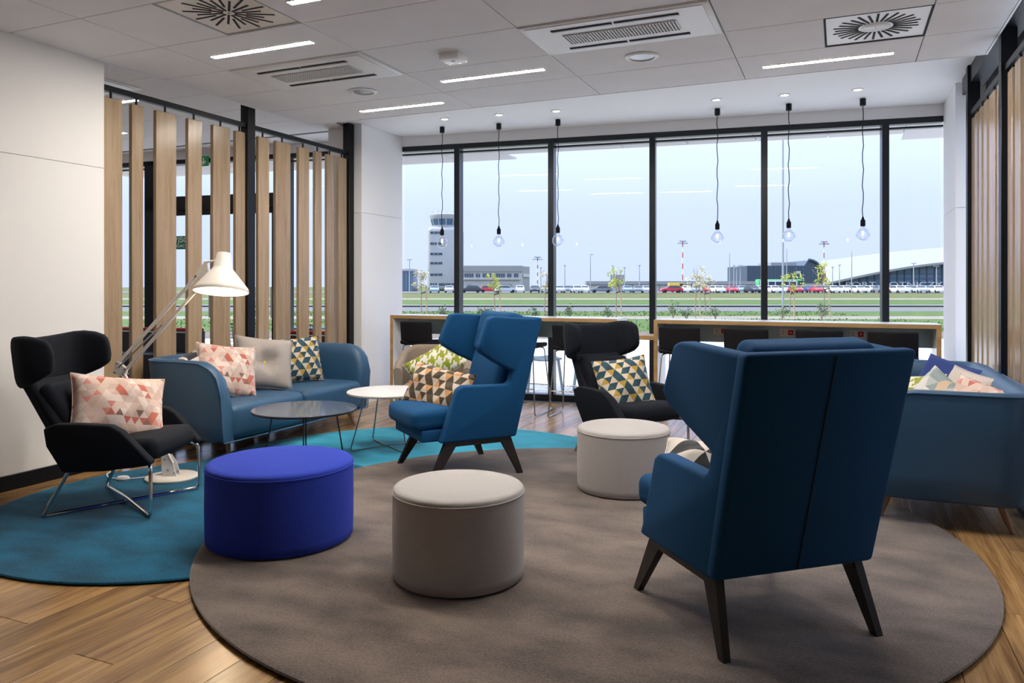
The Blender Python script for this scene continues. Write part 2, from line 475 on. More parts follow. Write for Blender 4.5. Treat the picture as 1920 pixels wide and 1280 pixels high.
def tube(bm, pts, r, seg=8, closed=False):
    pts = [Vector(p) for p in pts]
    n = len(pts)
    tang = []
    for i in range(n):
        a = pts[(i - 1) % n] if (closed or i > 0) else pts[i]
        b = pts[(i + 1) % n] if (closed or i < n - 1) else pts[i]
        tang.append((b - a).normalized())
    up = Vector((0, 0, 1)) if abs(tang[0].z) < 0.9 else Vector((1, 0, 0))
    nrm = (up - tang[0] * up.dot(tang[0])).normalized()
    rings = []
    for i in range(n):
        nrm = (nrm - tang[i] * nrm.dot(tang[i]))
        nrm = nrm.normalized() if nrm.length > 1e-6 else tang[i].orthogonal().normalized()
        bi = tang[i].cross(nrm)
        rr = r[i] if isinstance(r, (list, tuple)) else r
        rings.append([bm.verts.new(pts[i] + (nrm * math.cos(2 * PI * k / seg) + bi * math.sin(2 * PI * k / seg)) * rr) for k in range(seg)])
    for i in range(n if closed else n - 1):
        a, b = rings[i], rings[(i + 1) % n]
        for k in range(seg): bm.faces.new((a[k], a[(k + 1) % seg], b[(k + 1) % seg], b[k]))
    if not closed:
        bm.faces.new(rings[0][::-1]); bm.faces.new(rings[-1])
    return bm
def T(pts, r, seg=8, fr=0.0, closed=False):
    return tube(bmesh.new(), fillet(pts, fr) if fr else pts, r, seg, closed)
def lathe(prof, seg=32, bm=None, cap=True, centre=(0, 0)):
    bm = bm or bmesh.new()
    rings = []
    for r, z in prof:
        if r < 1e-6: rings.append([bm.verts.new((centre[0], centre[1], z))])
        else: rings.append([bm.verts.new((centre[0] + r * math.cos(2 * PI * k / seg), centre[1] + r * math.sin(2 * PI * k / seg), z)) for k in range(seg)])
    for a, b in zip(rings, rings[1:]):
        if len(a) == 1 and len(b) == 1: continue
        if len(a) == 1:
            for k in range(seg): bm.faces.new((a[0], b[k], b[(k + 1) % seg]))
        elif len(b) == 1:
            for k in range(seg): bm.faces.new((a[k], a[(k + 1) % seg], b[0]))
        else:
            for k in range(seg): bm.faces.new((a[k], a[(k + 1) % seg], b[(k + 1) % seg], b[k]))
    if cap:
        if len(rings[0]) > 1: bm.faces.new(rings[0][::-1])
        if len(rings[-1]) > 1: bm.faces.new(rings[-1])
    return bm
def rbox(sx, sy, sz, r, puff=(0, 0, 0), m=5, k=4, fn=None):
    """soft rounded block centred on the origin; puff swells each pair of faces"""
    bm = bmesh.new()
    H = (sx / 2, sy / 2, sz / 2)
    r = min(r, *[h * 0.999 for h in H])
    ax = []
    for h in H:
        c = h - r
        a = [-h + r * i / k for i in range(k)] + [-c + 2 * c * i / m for i in range(m + 1)] + [c + r * (i + 1) / k for i in range(k)]
        ax.append(a)
    def put(p):
        q = Vector([max(-(h - r), min(h - r, c)) for c, h in zip(p, H)])
        d = Vector(p) - q
        if d.length > 1e-9: q = q + d.normalized() * r
        for i in range(3):
            j, l = (i + 1) % 3, (i + 2) % 3
            if puff[i]:
                s = max(0, 1 - (q[j] / H[j]) ** 2) * max(0, 1 - (q[l] / H[l]) ** 2)
                q[i] += puff[i] * s * (q[i] / H[i])
        return fn(q) if fn else q
    for i in range(3):
        j, l = (i + 1) % 3, (i + 2) % 3
        for s in (-1, 1):
            g = []
            for a in ax[j]:
                row = []
                for b in ax[l]:
                    p = [0, 0, 0]; p[i] = s * H[i]; p[j] = a; p[l] = b
                    row.append(bm.verts.new(put(p)))
                g.append(row)
            for a in range(len(g) - 1):
                for b in range(len(g[0]) - 1):
                    bm.faces.new((g[a][b], g[a + 1][b], g[a + 1][b + 1], g[a][b + 1]))
    return bm
def loft(rings, cap=True, closed_ring=True, bm=None):
    bm = bm or bmesh.new()
    R = [[bm.verts.new(p) for p in ring] for ring in rings]
    n = len(R[0])
    for a, b in zip(R, R[1:]):
        for k in range(n if closed_ring else n - 1):
            bm.faces.new((a[k], a[(k + 1) % n], b[(k + 1) % n], b[k]))
    if cap:
        bm.faces.new(R[0][::-1]); bm.faces.new(R[-1])
    return bm
def xform(bm, mat):
    bmesh.ops.transform(bm, matrix=mat, verts=bm.verts)
    return bm
def text_bm(body, size, extrude):
    cu = bpy.data.curves.new('lettering', 'FONT')
    cu.body = body; cu.size = size; cu.extrude = extrude
    cu.align_x = 'CENTER'; cu.align_y = 'CENTER'
    o = bpy.data.objects.new('lettering', cu)
    COL.objects.link(o)
    bpy.context.view_layer.update()
    me = bpy.data.meshes.new_from_object(o.evaluated_get(bpy.context.evaluated_depsgraph_get()))
    bpy.data.objects.remove(o); bpy.data.curves.remove(cu)
    bm = bmesh.new(); bm.from_mesh(me); bpy.data.meshes.remove(me)
    return bm
def faced(fx, fy): return math.atan2(-fx, fy)      # z turn that points local +y along (fx, fy)
def ordinal(i): return ['first', 'second', 'third', 'fourth', 'fifth', 'sixth', 'seventh', 'eighth', 'ninth', 'tenth', 'eleventh', 'twelfth', 'thirteenth', 'fourteenth', 'fifteenth', 'sixteenth', 'seventeenth', 'eighteenth', 'nineteenth', 'twentieth', 'twenty-first', 'twenty-second', 'twenty-third', 'twenty-fourth', 'twenty-fifth', 'twenty-sixth', 'twenty-seventh', 'twenty-eighth', 'twenty-ninth', 'thirtieth'][i]

# ------------------------------------------------------------------ the setting
ZC, ZW = 2.928, 3.10            # hung ceiling, white ceiling
XL, XR = -4.89, 0.93
WS = 0.1188                     # the glazed front runs askew to the room
def winy(x): return 7.835 + (x + 4.863) * WS
WANG = math.atan(WS)

def plank_floor():
    f = struct('floor', B(-5.0, 1.25, -2.7, 8.5, -0.06, -0.012), 'ceiling_void', None, 'oak plank floor running towards the window front')
    f2 = struct('floor_corridor', B(-10.4, -5.0, 1.9, 7.9, -0.06, 0.0), 'oak_floor', None, 'oak floor of the passage behind the slat screen')
    pw, pl = 0.192, 1.32
    cache = {}
    n = 0
    x = -5.0
    i = 0
    while x < 1.22:
        x1 = min(x + pw, 1.25)
        y = -2.6 + (-(i * 0.47) % pl) - pl + 1e-6
        yend = min(winy(x), 8.5) + 0.02
        while y < yend - 0.02:
            ya, yb = max(y, -2.6), min(y + pl, yend)
            y += pl
            if yb - ya < 0.03: continue
            key = (round(x1 - x, 3), round(yb - ya, 3))
            if key not in cache:
                hx, hy = (x1 - x) / 2 - 0.0012, (yb - ya) / 2 - 0.0012
                cache[key] = mesh_from(B(-hx, hx, -hy, hy, -0.012, 0.0, 0.0012, 1), 'plank', 'oak_floor', 30)
            link('plank', cache[key], f, ((x + x1) / 2, (ya + yb) / 2, 0))
            n += 1
        x += pw; i += 1
plank_floor()

def panel_wall(name, label, quad_fn, zs, mat):
    """wall of stacked panels; quad_fn(z0,z1) -> bmesh of one panel"""
    root = None
    for i, (z0, z1) in enumerate(zip(zs, zs[1:])):
        bm = quad_fn(z0 + (0.003 if i else 0), z1)
        if root is None:
            root = struct(name, bm, mat, None, label)
        else:
            obj('wall_panel', bm, mat, root, smooth=30)
    return root
panel_wall('wall_left', 'white panelled wall behind the black winged armchair', lambda a, b: B(XL - 0.14, XL, -2.6, 3.842, a, b, 0.002, 1), (0, 2.16, ZW), 'wall_paint')
struct('baseboard_left', B(XL, XL + 0.015, -2.6, 3.842, 0, 0.10, 0.003, 1), 'black_metal', None, 'black baseboard along the white left wall')
struct('wall_back', B(-5.05, 1.3, -2.75, -2.6, 0, ZW), 'wall_grey', None, 'plain wall behind the viewpoint')
struct('wall_right', B(1.10, 1.25, -2.6, 3.2, 0, ZW), 'wall_grey', None, 'plain right wall near the viewpoint')
struct('wall_corridor_end', B(-10.4, -10.25, 1.9, 7.2, 0, ZW), 'wall_white', None, 'far end wall of the passage')
struct('wall_corridor_back', B(-10.3, -5.03, 1.9, 2.05, 0, ZW), 'wall_white', None, 'back wall of the passage')
# white pillars at both ends of the glazing
def pillar(x0, x1, y0, name, label, seam):
    def q(a, b):
        return prism([(x0, y0), (x1, y0), (x1, winy(x1) - 0.002), (x0, winy(x0) - 0.002)], a, b, 'z', 0.002, 1)
    panel_wall(name, label, q, (0, seam, ZW), 'wall_white')
pillar(-5.30, -4.849, 6.99, 'wall_pillar_left', 'white pillar between slat screen and window front', 2.12)
pillar(0.93, 1.30, 7.68, 'wall_pillar_right', 'white pillar at the right end of the window front', 2.0)
struct('wall_above_glazing', prism([(-10.4, winy(-10.4) - 0.02), (1.3, winy(1.3) - 0.02), (1.3, winy(1.3) + 0.3), (-10.4, winy(-10.4) + 0.3)], 2.987, ZW, 'z'), 'ceiling_white', None, 'narrow white band above the window head')
# ceilings
struct('roof_slab', prism([(-10.6, -2.9), (1.6, -2.9), (1.6, winy(1.6) + 0.3), (-10.6, winy(-10.6) + 0.3)], ZW + 0.001, ZW + 0.3, 'z'), 'ceiling_white', None, 'white upper ceiling beside the window front')
ceil = struct('ceiling', B(XL, XR, -2.6, 6.157, ZC + 0.03, ZC + 0.06), 'ceiling_void', None, 'hung ceiling of grey rectangular tiles')
obj('edge_trim', B(XL - 0.012, XL, 3.85, 6.169, ZC - 0.002, ZC + 0.06), 'ceiling_white', ceil)
obj('edge_trim', B(XL - 0.012, XR + 0.012, 6.157, 6.169, ZC - 0.002, ZC + 0.06), 'ceiling_white', ceil)
obj('edge_trim', B(XR, XR + 0.012, -2.6, 6.157, ZC - 0.002, ZC + 0.06), 'ceiling_white', ceil)
colx = [XL, -4.223, -3.043, -1.863, -0.683, 0.497, XR]
rowy = [6.157 - 0.601 * k for k in range(15)]
tcache = {}
def tile(x0, x1, y0, y1, parent, z, cache=tcache, mat='ceiling_tile_grey'):
    g = 0.0032
    key = (round(x1 - x0, 3), round(y1 - y0, 3), mat)
    if key not in cache:
        hx, hy = (x1 - x0) / 2 - g, (y1 - y0) / 2 - g
        cache[key] = mesh_from(B(-hx, hx, -hy, hy, 0, 0.02, 0.0015, 1), 'ceiling_tile', mat, 30)
    return link('ceiling_tile', cache[key], parent, ((x0 + x1) / 2, (y0 + y1) / 2, z))
for r in range(14):
    for c in range(6):
        x0, x1, y1, y0 = colx[c], colx[c + 1], rowy[r], rowy[r + 1]
        if (r, c) in ((2, 1), (2, 3)): continue                    # cassette units
        if (r, c) == (4, 1): x1 = -3.633                            # half tile beside diffuser
        if (r, c) == (1, 4): x1 = -0.093
        tile(x0, x1, y0, y1, ceil, ZC)
cc = struct('ceiling_corridor', B(-10.3, -5.06, 2.05, 7.2, ZW - 0.004, ZW), 'ceiling_void', None, 'pale tiled ceiling of the passage')
cx = [-9.86, -8.66, -7.46, -6.26, -5.06]
for r in range(8):
    for c in range(4):
        tile(cx[c], cx[c + 1], 2.25 + 0.601 * r, 2.851 + 0.601 * r, cc, ZW - 0.024, mat='ceiling_white')

# ---- glazed front
def win_box(bm, xa, xb, o0, o1, z0, z1):
    """box on the askew window line, o = offset towards outside"""
    nx, ny = -math.sin(WANG), math.cos(WANG)
    v = []
    for z in (z0, z1):
        for x, o in ((xa, o0), (xb, o0), (xb, o1), (xa, o1)):
            v.append(bm.verts.new((x + nx * o, winy(x) + ny * o, z)))
    for f in ((0, 3, 2, 1), (4, 5, 6, 7), (0, 1, 5, 4), (1, 2, 6, 5), (2, 3, 7, 6), (3, 0, 4, 7)):
        bm.faces.new([v[i] for i in f])
    return bm
mull = [-4.866, -4.153, -3.02, -1.887, -0.733, 0.416, 0.935]
def bay(n, xa, xb, label, left_mullion=True, z0=0.0):
    bm = bmesh.new()
    win_box(bm, xa, xb, 0.0, 0.10, 2.93, 2.987)
    win_box(bm, xa, xb, 0.03, 0.09, 2.885, 2.905)
    win_box(bm, xa, xb, 0.0, 0.12, z0, z0 + 0.075)
    o = struct('window_%d' % n, bm, 'window_frame_dark', None, label)
    if left_mullion:
        obj('mullion', win_box(bmesh.new(), xa - 0.032, xa + 0.032, -0.005, 0.13, 0.0, 2.96), 'window_frame_dark', o)
    obj('pane', win_box(bmesh.new(), xa + 0.02, xb - 0.02, 0.060, 0.066, z0 + 0.05, 2.94), 'window_glass', o)
    return o
bl = ['bay next to the left white pillar, control tower beyond', 'bay left of the low pale building', 'bay above the gap between the counters', 'bay left of the tall lamp post', 'bay with the tall lamp post behind it', 'bay next to the right white pillar, arched terminal beyond']
for i in range(6):
    bay(i + 1, mull[i], mull[i + 1], 'floor to ceiling window, ' + bl[i], i > 0)
# passage glazing
for n, (xa, xb) in enumerate([(-10.3, -9.6), (-9.6, -8.62), (-6.45, -5.3)]):
    bay(7 + n, xa, xb, ['passage window at the far left end', 'passage window left of the glass door', 'passage window right of the glass door'][n], True)
def door():
    bm = bmesh.new()
    for xa, xb, z0, z1 in ((-8.62, -8.45, 0, 2.987), (-6.60, -6.45, 0, 2.987), (-8.62, -6.45, 2.32, 2.5), (-8.62, -6.45, 2.93, 2.987)):
        win_box(bm, xa, xb, -0.01, 0.12, z0, z1)
    d = struct('door_1', bm, 'black_metal', None, 'black framed glass door seen through the slats')
    for xa, xb in ((-8.45, -7.53), (-7.52, -6.60)):
        b2 = bmesh.new()
        win_box(b2, xa, xa + 0.07, 0.02, 0.08, 0.0, 2.32); win_box(b2, xb - 0.07, xb, 0.02, 0.08, 0.0, 2.32)
        win_box(b2, xa, xb, 0.02, 0.08, 0.0, 0.12); win_box(b2, xa, xb, 0.02, 0.08, 2.25, 2.32)
        lf = obj('door_leaf', b2, 'black_metal', d)
        obj('pane', win_box(bmesh.new(), xa + 0.05, xb - 0.05, 0.045, 0.051, 0.1, 2.27), 'window_glass', lf)
        obj('handle', win_box(bmesh.new(), xb - 0.055, xb - 0.03, -0.03, 0.0, 0.9, 1.3), 'chrome', lf)
    obj('pane', win_box(bmesh.new(), -8.47, -6.58, 0.045, 0.051, 2.48, 2.95), 'window_glass', d)
door()
# right hand glazing behind the slats
for n, (ya, yb) in enumerate([(3.2, 4.35), (4.35, 5.5), (5.5, 6.65), (6.65, 7.7)]):
    bm = bmesh.new()
    box(bm, 1.16, 1.24, ya, yb, 0.0, 0.06); box(bm, 1.16, 1.24, ya, yb, 2.9, ZW); box(bm, 1.16, 1.24, ya, ya + 0.06, 0.06, 2.9)
    o = struct('window_%d' % (10 + n), bm, 'window_frame_dark', None, 'side window behind the right slat screen, ' + ordinal(n) + ' from the viewpoint')
    obj('pane', B(1.195, 1.20, ya + 0.03, yb, 0.05, 2.92), 'window_glass', o)
# overhang outside
def overhang():
    root = struct('overhang', prism([(-10.6, winy(-10.6) + 0.3), (-4.3, winy(-4.3) + 0.3), (1.8, winy(1.8) + 0.3), (1.8, winy(1.8) + 1.7), (0.95, winy(.95) + 1.65), (0.85, winy(.85) + 1.25), (-4.1, winy(-4.1) + 1.25), (-4.25, winy(-4.25) + 1.65), (-10.6, winy(-10.6) + 1.7)], 3.08, 3.3, 'z'), 'roof_pale', None, 'pale metal overhang outside above the window front')
    x = -10.4
    while x < 1.6:
        obj('soffit_panel', prism([(x, winy(x) + 0.14), (x + 0.78, winy(x + .78) + 0.14), (x + 0.78, winy(x + .78) + (1.24 if -4.1 < x + .39 < .9 else 1.64)), (x, winy(x) + (1.24 if -4.1 < x + .39 < .9 else 1.64))], 3.055, 3.079, 'z', 0.002, 1), 'render_white', root)
        x += 0.79
overhang()
struct('floor_grille', win_box(bmesh.new(), -4.84, 0.93, -0.14, -0.01, 0.0005, 0.004), 'grey_metal', None, 'metal floor grille along the foot of the window front')

# ---- rugs
def rug(name, cx, cy, r, mat, label, z0=0.0005):
    o = obj(name, lathe([(0, 0), (r - 0.004, 0), (r, 0.004), (r - 0.004, 0.010), (0, 0.010)], 120), mat, None, (cx, cy, z0))
    tag(o, label, 'rug', 'round rugs')
rug('round_rug', -2.741, 4.662, 1.66, 'carpet_teal_lit', 'teal round rug under the coffee tables, colour lightened for window light', 0.0005)
rug('round_rug', -3.456, 3.396, 1.198, 'carpet_teal', 'dark teal round rug under the black armchair by the white wall', 0.006)
rug('round_rug', -1.303, 3.892, 1.933, 'carpet_brown', 'large brown round rug under the grey round stools', 0.0115)
ZR = 0.0215
ZT = 0.016

# ------------------------------------------------------------------ slat screens
def left_screen():
    X0 = -4.985
    t = thing('slat_screen', 'oak slat screen with black posts behind the blue sofa, left side', 'screen', (X0, 3.9, 0))
    L = lambda y: y - 3.9
    sl = [(3.885, 4.060), (4.142, 4.246), (4.366, 4.565), (4.685, 4.835), (4.958, 5.159), (5.225, 5.345), (5.512, 5.658), (5.748, 5.961), (6.085, 6.246), (6.342, 6.45), (6.538, 6.66), (6.742, 6.885)]
    for a, b in sl:
        obj('slat', B(-0.02, 0.015, L(a), L(b), 0.06, 2.705, 0.003, 1), 'oak_slat', t)
        m = (L(a) + L(b)) / 2
        obj('hanger', B(-0.008, 0.004, m - 0.006, m + 0.006, 2.70, 2.755), 'black_metal', t)
    obj('top_rail', B(-0.03, 0.02, -0.05, 3.13, 2.752, 2.795, 0.003, 1), 'black_metal', t)
    obj('bottom_rail', B(-0.03, 0.02, -0.05, 3.13, 0.0, 0.06, 0.003, 1), 'black_metal', t)
    for a, b in ((5.345, 5.445), (6.895, 6.985)):
        obj('post', B(-0.045, 0.04, L(a), L(b), 0.0, ZW, 0.003, 1), 'black_metal', t)
left_screen()
def right_screen():
    t = thing('slat_screen', 'oak slat screen with black posts behind the sofa at the right edge', 'screen', (0.985, 3.4, 0))
    L = lambda y: y - 3.4
    ys = [(7.01, 7.08), (6.80, 6.93), (6.60, 6.72), (6.38, 6.52), (6.07, 6.29), (5.93, 5.99), (5.50, 5.64), (5.27, 5.42), (5.02, 5.18), (4.78, 4.92), (4.52, 4.70), (4.28, 4.42), (4.02, 4.2), (3.76, 3.92), (3.5, 3.66)]
    for a, b in ys:
        obj('slat', B(-0.015, 0.02, L(a), L(b), 0.06, 2.66, 0.003, 1), 'oak_slat', t)
        m = (L(a) + L(b)) / 2
        obj('hanger', B(-0.004, 0.008, m - 0.006, m + 0.006, 2.655, 2.69), 'black_metal', t)
    obj('top_rail', B(-0.02, 0.03, 0.0, 3.9, 2.688, 2.73, 0.003, 1), 'black_metal', t)
    obj('bottom_rail', B(-0.02, 0.03, 0.0, 3.9, 0.0, 0.06, 0.003, 1), 'grey_metal', t)
    obj('head_beam', B(-0.02, 0.10, 0.0, 4.15, 2.96, ZW, 0.003, 1), 'black_metal', t)
    for a, b in ((7.10, 7.19), (5.70, 5.79), (4.3, 4.39)):
        obj('post', B(-0.04, 0.05, L(a), L(b), 0.0, ZW - 0.001, 0.003, 1), 'black_metal', t)
right_screen()

# ------------------------------------------------------------------ ceiling fittings
def led_strip(x0, y, label, mat='led', z=ZC, l=0.86):
    t = thing('ceiling_light', label, 'ceiling light', (x0 + l / 2, y, z - 0.006), 0, 'LED strips in the ceiling')
    bm = bmesh.new()
    for a in ((-l / 2 - .006, -l / 2, -.030, .030), (l / 2, l / 2 + .006, -.030, .030), (-l / 2, l / 2, -.030, -.024), (-l / 2, l / 2, .024, .030)):
        box(bm, a[0], a[1], a[2], a[3], -0.001, 0.0055)
    obj('frame', bm, 'white_metal', t)
    obj('diffuser', B(-l / 2, l / 2, -0.024, 0.024, -0.0005, 0.0055), mat, t)
led_strip(-4.065, 4.055, 'glowing LED strip in the ceiling beside the dark square air diffuser')
led_strip(-2.885, 5.256, 'glowing LED strip between the two round ceiling speakers')
led_strip(-4.07, 5.857, 'glowing LED strip nearest the left pillar, just before the white ceiling')
led_strip(-0.525, 5.857, 'glowing LED strip below the square air diffuser at upper right')
led_strip(-2.885, 3.45, 'glowing LED strip cut off by the top edge of the picture')
n = 0
for x0, y in ((-0.525, 4.055), (-1.70, 3.45)):
    led_strip(x0, y, 'LED ceiling strip out of view near the viewpoint, ' + ordinal(n) + ' from the window'); n += 1
led_strip(-6.75, 5.15, 'bright LED strip in the passage ceiling behind the slats', 'led_corridor', ZW - 0.024)
led_strip(-8.4, 4.2, 'LED strip in the passage ceiling hidden by the white wall', 'led_corridor', ZW - 0.024)
led_strip(-8.4, 6.2, 'LED strip in the passage ceiling near the glass door', 'led_corridor', ZW - 0.024)

def cassette(x0, x1, y0, y1, z, label):
    cx, cy = (x0 + x1) / 2, (y0 + y1) / 2
    t = thing('air_cassette', label, 'air conditioner', (cx, cy, z - 0.012), 0, 'ceiling air cassettes')
    hx, hy = (x1 - x0) / 2 - 0.004, (y1 - y0) / 2 - 0.004
    obj('panel', B(-hx, hx, -hy, hy, 0, 0.04, 0.008, 2), 'white_metal', t)
    obj('panel_lip', B(-hx + .035, hx - .035, -hy + .03, hy - .03, -0.004, 0.001, 0.003, 1), 'white_metal', t)
    g = obj('grille', B(-0.36, 0.36, -0.085, 0.085, -0.007, -0.0035), 'dark_void', t)
    bm = bmesh.new()
    for i in range(37): box(bm, -0.36 + i * 0.02 - 0.0035, -0.36 + i * 0.02 + 0.0035, -0.085, 0.085, -0.010, -0.006)
    for i in range(8): box(bm, -0.36, 0.36, -0.085 + i * 0.0243 - 0.002, -0.085 + i * 0.0243 + 0.002, -0.0105, -0.006)
    tag(obj('grille_mesh', bm, 'white_metal', g, smooth=0), kind='stuff')
    for sy in (-1, 1):
        for sx in (-1, 1):
            s = obj('vent_slot', B(sx * 0.008 if sx > 0 else -0.40, 0.40 if sx > 0 else -0.008, sy * 0.185 - 0.018, sy * 0.185 + 0.018, -0.008, -0.0035), 'dark_void', t)
            obj('vane', B(sx * 0.008 if sx > 0 else -0.40, 0.40 if sx > 0 else -0.008, sy * 0.185 - 0.002, sy * 0.185 + 0.004, -0.011, -0.006), 'grey_metal', s)
cassette(-1.863, -0.683, 4.354, 4.955, ZC, 'white ceiling air cassette at top centre, the nearest one')
cassette(-4.223, -3.043, 4.354, 4.955, ZC, 'white ceiling air cassette behind the left LED strips')
cassette(-6.9, -5.72, 4.30, 4.88, ZW - 0.024, 'white ceiling air cassette in the passage above the slats')

def diffuser(x0, x1, y0, y1, label, mat, hub):
    cx, cy = (x0 + x1) / 2, (y0 + y1) / 2
    h = min(x1 - x0, y1 - y0) / 2 - 0.006
    t = thing('air_diffuser', label, 'air diffuser', (cx, cy, ZC), 0, 'square ceiling diffusers')
    bm = bmesh.new()
    hx, hy = (x1 - x0) / 2, (y1 - y0) / 2
    for a in ((-hx, -h + .004, -hy, hy), (h - .004, hx, -hy, hy), (-h, h, -hy, -h + .004), (-h, h, h - .004, hy)): box(bm, a[0], a[1], a[2], a[3], 0.001, 0.03)
    obj('frame', bm, 'dark_void' if hub else 'grey_metal', t)
    obj('plate', B(-h + .004, h - .004, -h + .004, h - .004, 0.006, 0.018), mat, t)
    if hub:
        obj('hub', lathe([(0, 0.002), (0.08, 0.002), (0.085, 0.006), (0, 0.006)], 28), mat, t)
    obj('screw', lathe([(0, 0.0005), (0.008, 0.001), (0.008, 0.006), (0, 0.006)], 10), 'grey_metal', t)
    me = {}
    N = 28 if hub else 24
    for k in range(N):
        a = 2 * PI * k / N
        r0, r1 = (0.10, 0.235 if k % 2 else 0.25) if hub else ((0.035, 0.20) if k % 2 else (0.10, 0.265))
        if not hub: r1 = min(r1, (h - 0.03) / max(abs(math.cos(a)), abs(math.sin(a))))
        key = (round(r0, 3), round(r1, 3))
        if key not in me: me[key] = mesh_from(B(r0, r1, -0.007, 0.007, 0.0035, 0.0065), 'slot', 'dark_void', 0)
        link('slot', me[key], t, (0, 0, 0), (0, 0, a + (0.25 if hub else 0)))
diffuser(-3.633, -3.043, 3.152, 3.753, 'square swirl air diffuser with dark radial slots at upper left', 'cream_metal', False)
diffuser(-0.093, 0.497, 4.955, 5.556, 'white square swirl air diffuser at upper right', 'white_metal', True)

def speaker(x, y, label):
    t = thing('ceiling_speaker', label, 'speaker', (x, y, ZC), 0, 'round ceiling speakers')
    obj('ring', lathe([(0.085, 0), (0.115, 0), (0.12, -0.004), (0.112, -0.010), (0.092, -0.012), (0.085, -0.006)], 36, cap=False), 'white_metal', t)
    obj('grille', lathe([(0, -0.007), (0.05, -0.007), (0.088, -0.004), (0.088, 0.0), (0, 0)], 36), 'grey_metal', t)
speaker(-3.639, 5.268, 'round white ceiling speaker above the slat screen, the left one')
speaker(-1.287, 5.254, 'round white ceiling speaker beneath the nearest air cassette')
t = thing('smoke_detector', 'small white square detector box on the ceiling', 'detector', (-2.488, 4.692, ZC))
obj('housing', B(-0.075, 0.075, -0.075, 0.075, -0.045, 0, 0.006, 2), 'white_metal', t)
obj('base_plate', B(-0.082, 0.082, -0.082, 0.082, -0.008, 0, 0.002, 1), 'white_metal', t)
obj('lens', lathe([(0, -0.050), (0.012, -0.049), (0.016, -0.045), (0, -0.045)], 14), 'grey_metal', t)

# pendants and the small downlights behind them
pend = [(-4.115, 7.492), (-3.456, 7.585), (-2.789, 7.655), (-1.142, 7.834), (-0.467, 7.905), (0.196, 7.965)]
plab = ['bare bulb pendant in front of the control tower', 'bare bulb pendant second from the left, above the low pale building', 'bare bulb pendant beside the second window post', 'bare bulb pendant left of the tall lamp post, fourth from the left', 'bare bulb pendant overlapping the tall lamp post', 'bare bulb pendant on the far right']
def pendant(i, x, y):
    t = thing('pendant_lamp', plab[i], 'pendant lamp', (x, y, ZW), 0, 'bare bulb pendants over the counters')
    obj('ceiling_cup', lathe([(0, 0), (0.026, 0), (0.028, -0.004), (0.028, -0.062), (0.022, -0.068), (0, -0.068)], 20), 'black_metal', t)
    pts = []
    for k in range(15):
        f = k / 14
        pts.append((0.006 * math.sin(k * 1.9 + i), 0.004 * math.cos(k * 1.3 + i), -0.066 - 1.07 * f))
    pts[0] = (0, 0, -0.066); pts[-1] = (0, 0, -1.135)
    obj('cord', T(pts, 0.0042, 6), 'black_metal', t)
    obj('socket', lathe([(0, -1.125), (0.008, -1.13), (0.012, -1.15), (0.022, -1.165), (0.022, -1.215), (0.018, -1.22), (0, -1.22)], 18), 'stool_shell', t)
    R, zc = 0.062, -1.30
    prof = [(0.017, -1.218), (0.018, -1.232)]
    for k in range(1, 15):
        a = math.radians(28) + (PI - math.radians(28)) * k / 14
        prof.append((max(0, R * math.sin(a)) if k < 14 else 0, zc + R * math.cos(a)))
    b = obj('bulb', lathe(prof, 24, cap=False), 'bulb_glass', t, smooth=80)
    obj('filament', lathe([(0, -1.265), (0.008, -1.268), (0.009, -1.30), (0.0, -1.31)], 10), 'filament', b)
    obj('filament_stem', T([(0, 0, -1.22), (0, 0, -1.268)], 0.002, 5), 'grey_metal', b)
for i, (x, y) in enumerate(pend): pendant(i, x, y)
for i, (x, y) in enumerate([(-3.892, 7.144), (-3.273, 7.193), (-2.668, 7.272), (-1.096, 7.448), (-0.481, 7.516), (0.143, 7.578)]):
    t = thing('downlight', 'small recessed downlight in the white ceiling by the ' + ordinal(i) + ' pendant from the left', 'downlight', (x, y, ZW), 0, 'recessed downlights above the counters')
    obj('trim_ring', lathe([(0.032, 0), (0.052, 0), (0.054, -0.003), (0.046, -0.007), (0.034, -0.004)], 24, cap=False), 'white_metal', t)
    obj('lens', lathe([(0, -0.002), (0.034, -0.003), (0.034, 0), (0, 0)], 20), 'spot_led', t)

# ------------------------------------------------------------------ counters and bar stools
CT, CY, CD = 0.99, 7.13, 0.37
def counter(x0, x1, name, label):
    t = thing(name, label, 'counter', (x0, CY, 0), 0, 'high counters along the window')
    w = x1 - x0
    obj('worktop', B(0, w, 0.004, CD, CT - 0.035, CT, 0.002, 1), 'counter_white', t)
    obj('edge_band', B(0, w, 0, 0.0039, CT - 0.036, CT - 0.001), 'oak_edge', t)
    for xa, xb in ((0, 0.036), (w - 0.036, w)):
        p = obj('side_panel', B(xa, xb, 0.004, CD, 0, CT - 0.036, 0.001, 1), 'counter_white', t)
        obj('edge_band', B(xa, xb, 0, 0.0039, 0, CT - 0.036), 'oak_edge', p)
    obj('modesty_panel', B(0.036, w - 0.036, CD - 0.035, CD - 0.012, 0.77, CT - 0.036), 'counter_panel', t)
    return t
counter(-4.57, -1.99, 'bar_counter', 'high white counter with oak edge beneath the left pendants')
rc = counter(-1.63, 0.765, 'bar_counter', 'high white counter with oak edge at the right, with red sockets')
tag(obj('bridging_shelf', B(-1.990, -1.630, CY, CY + 0.30, 0.795, 0.835, 0.002, 1), 'oak_edge'), 'low oak shelf bridging the gap between the two counters', 'shelf')
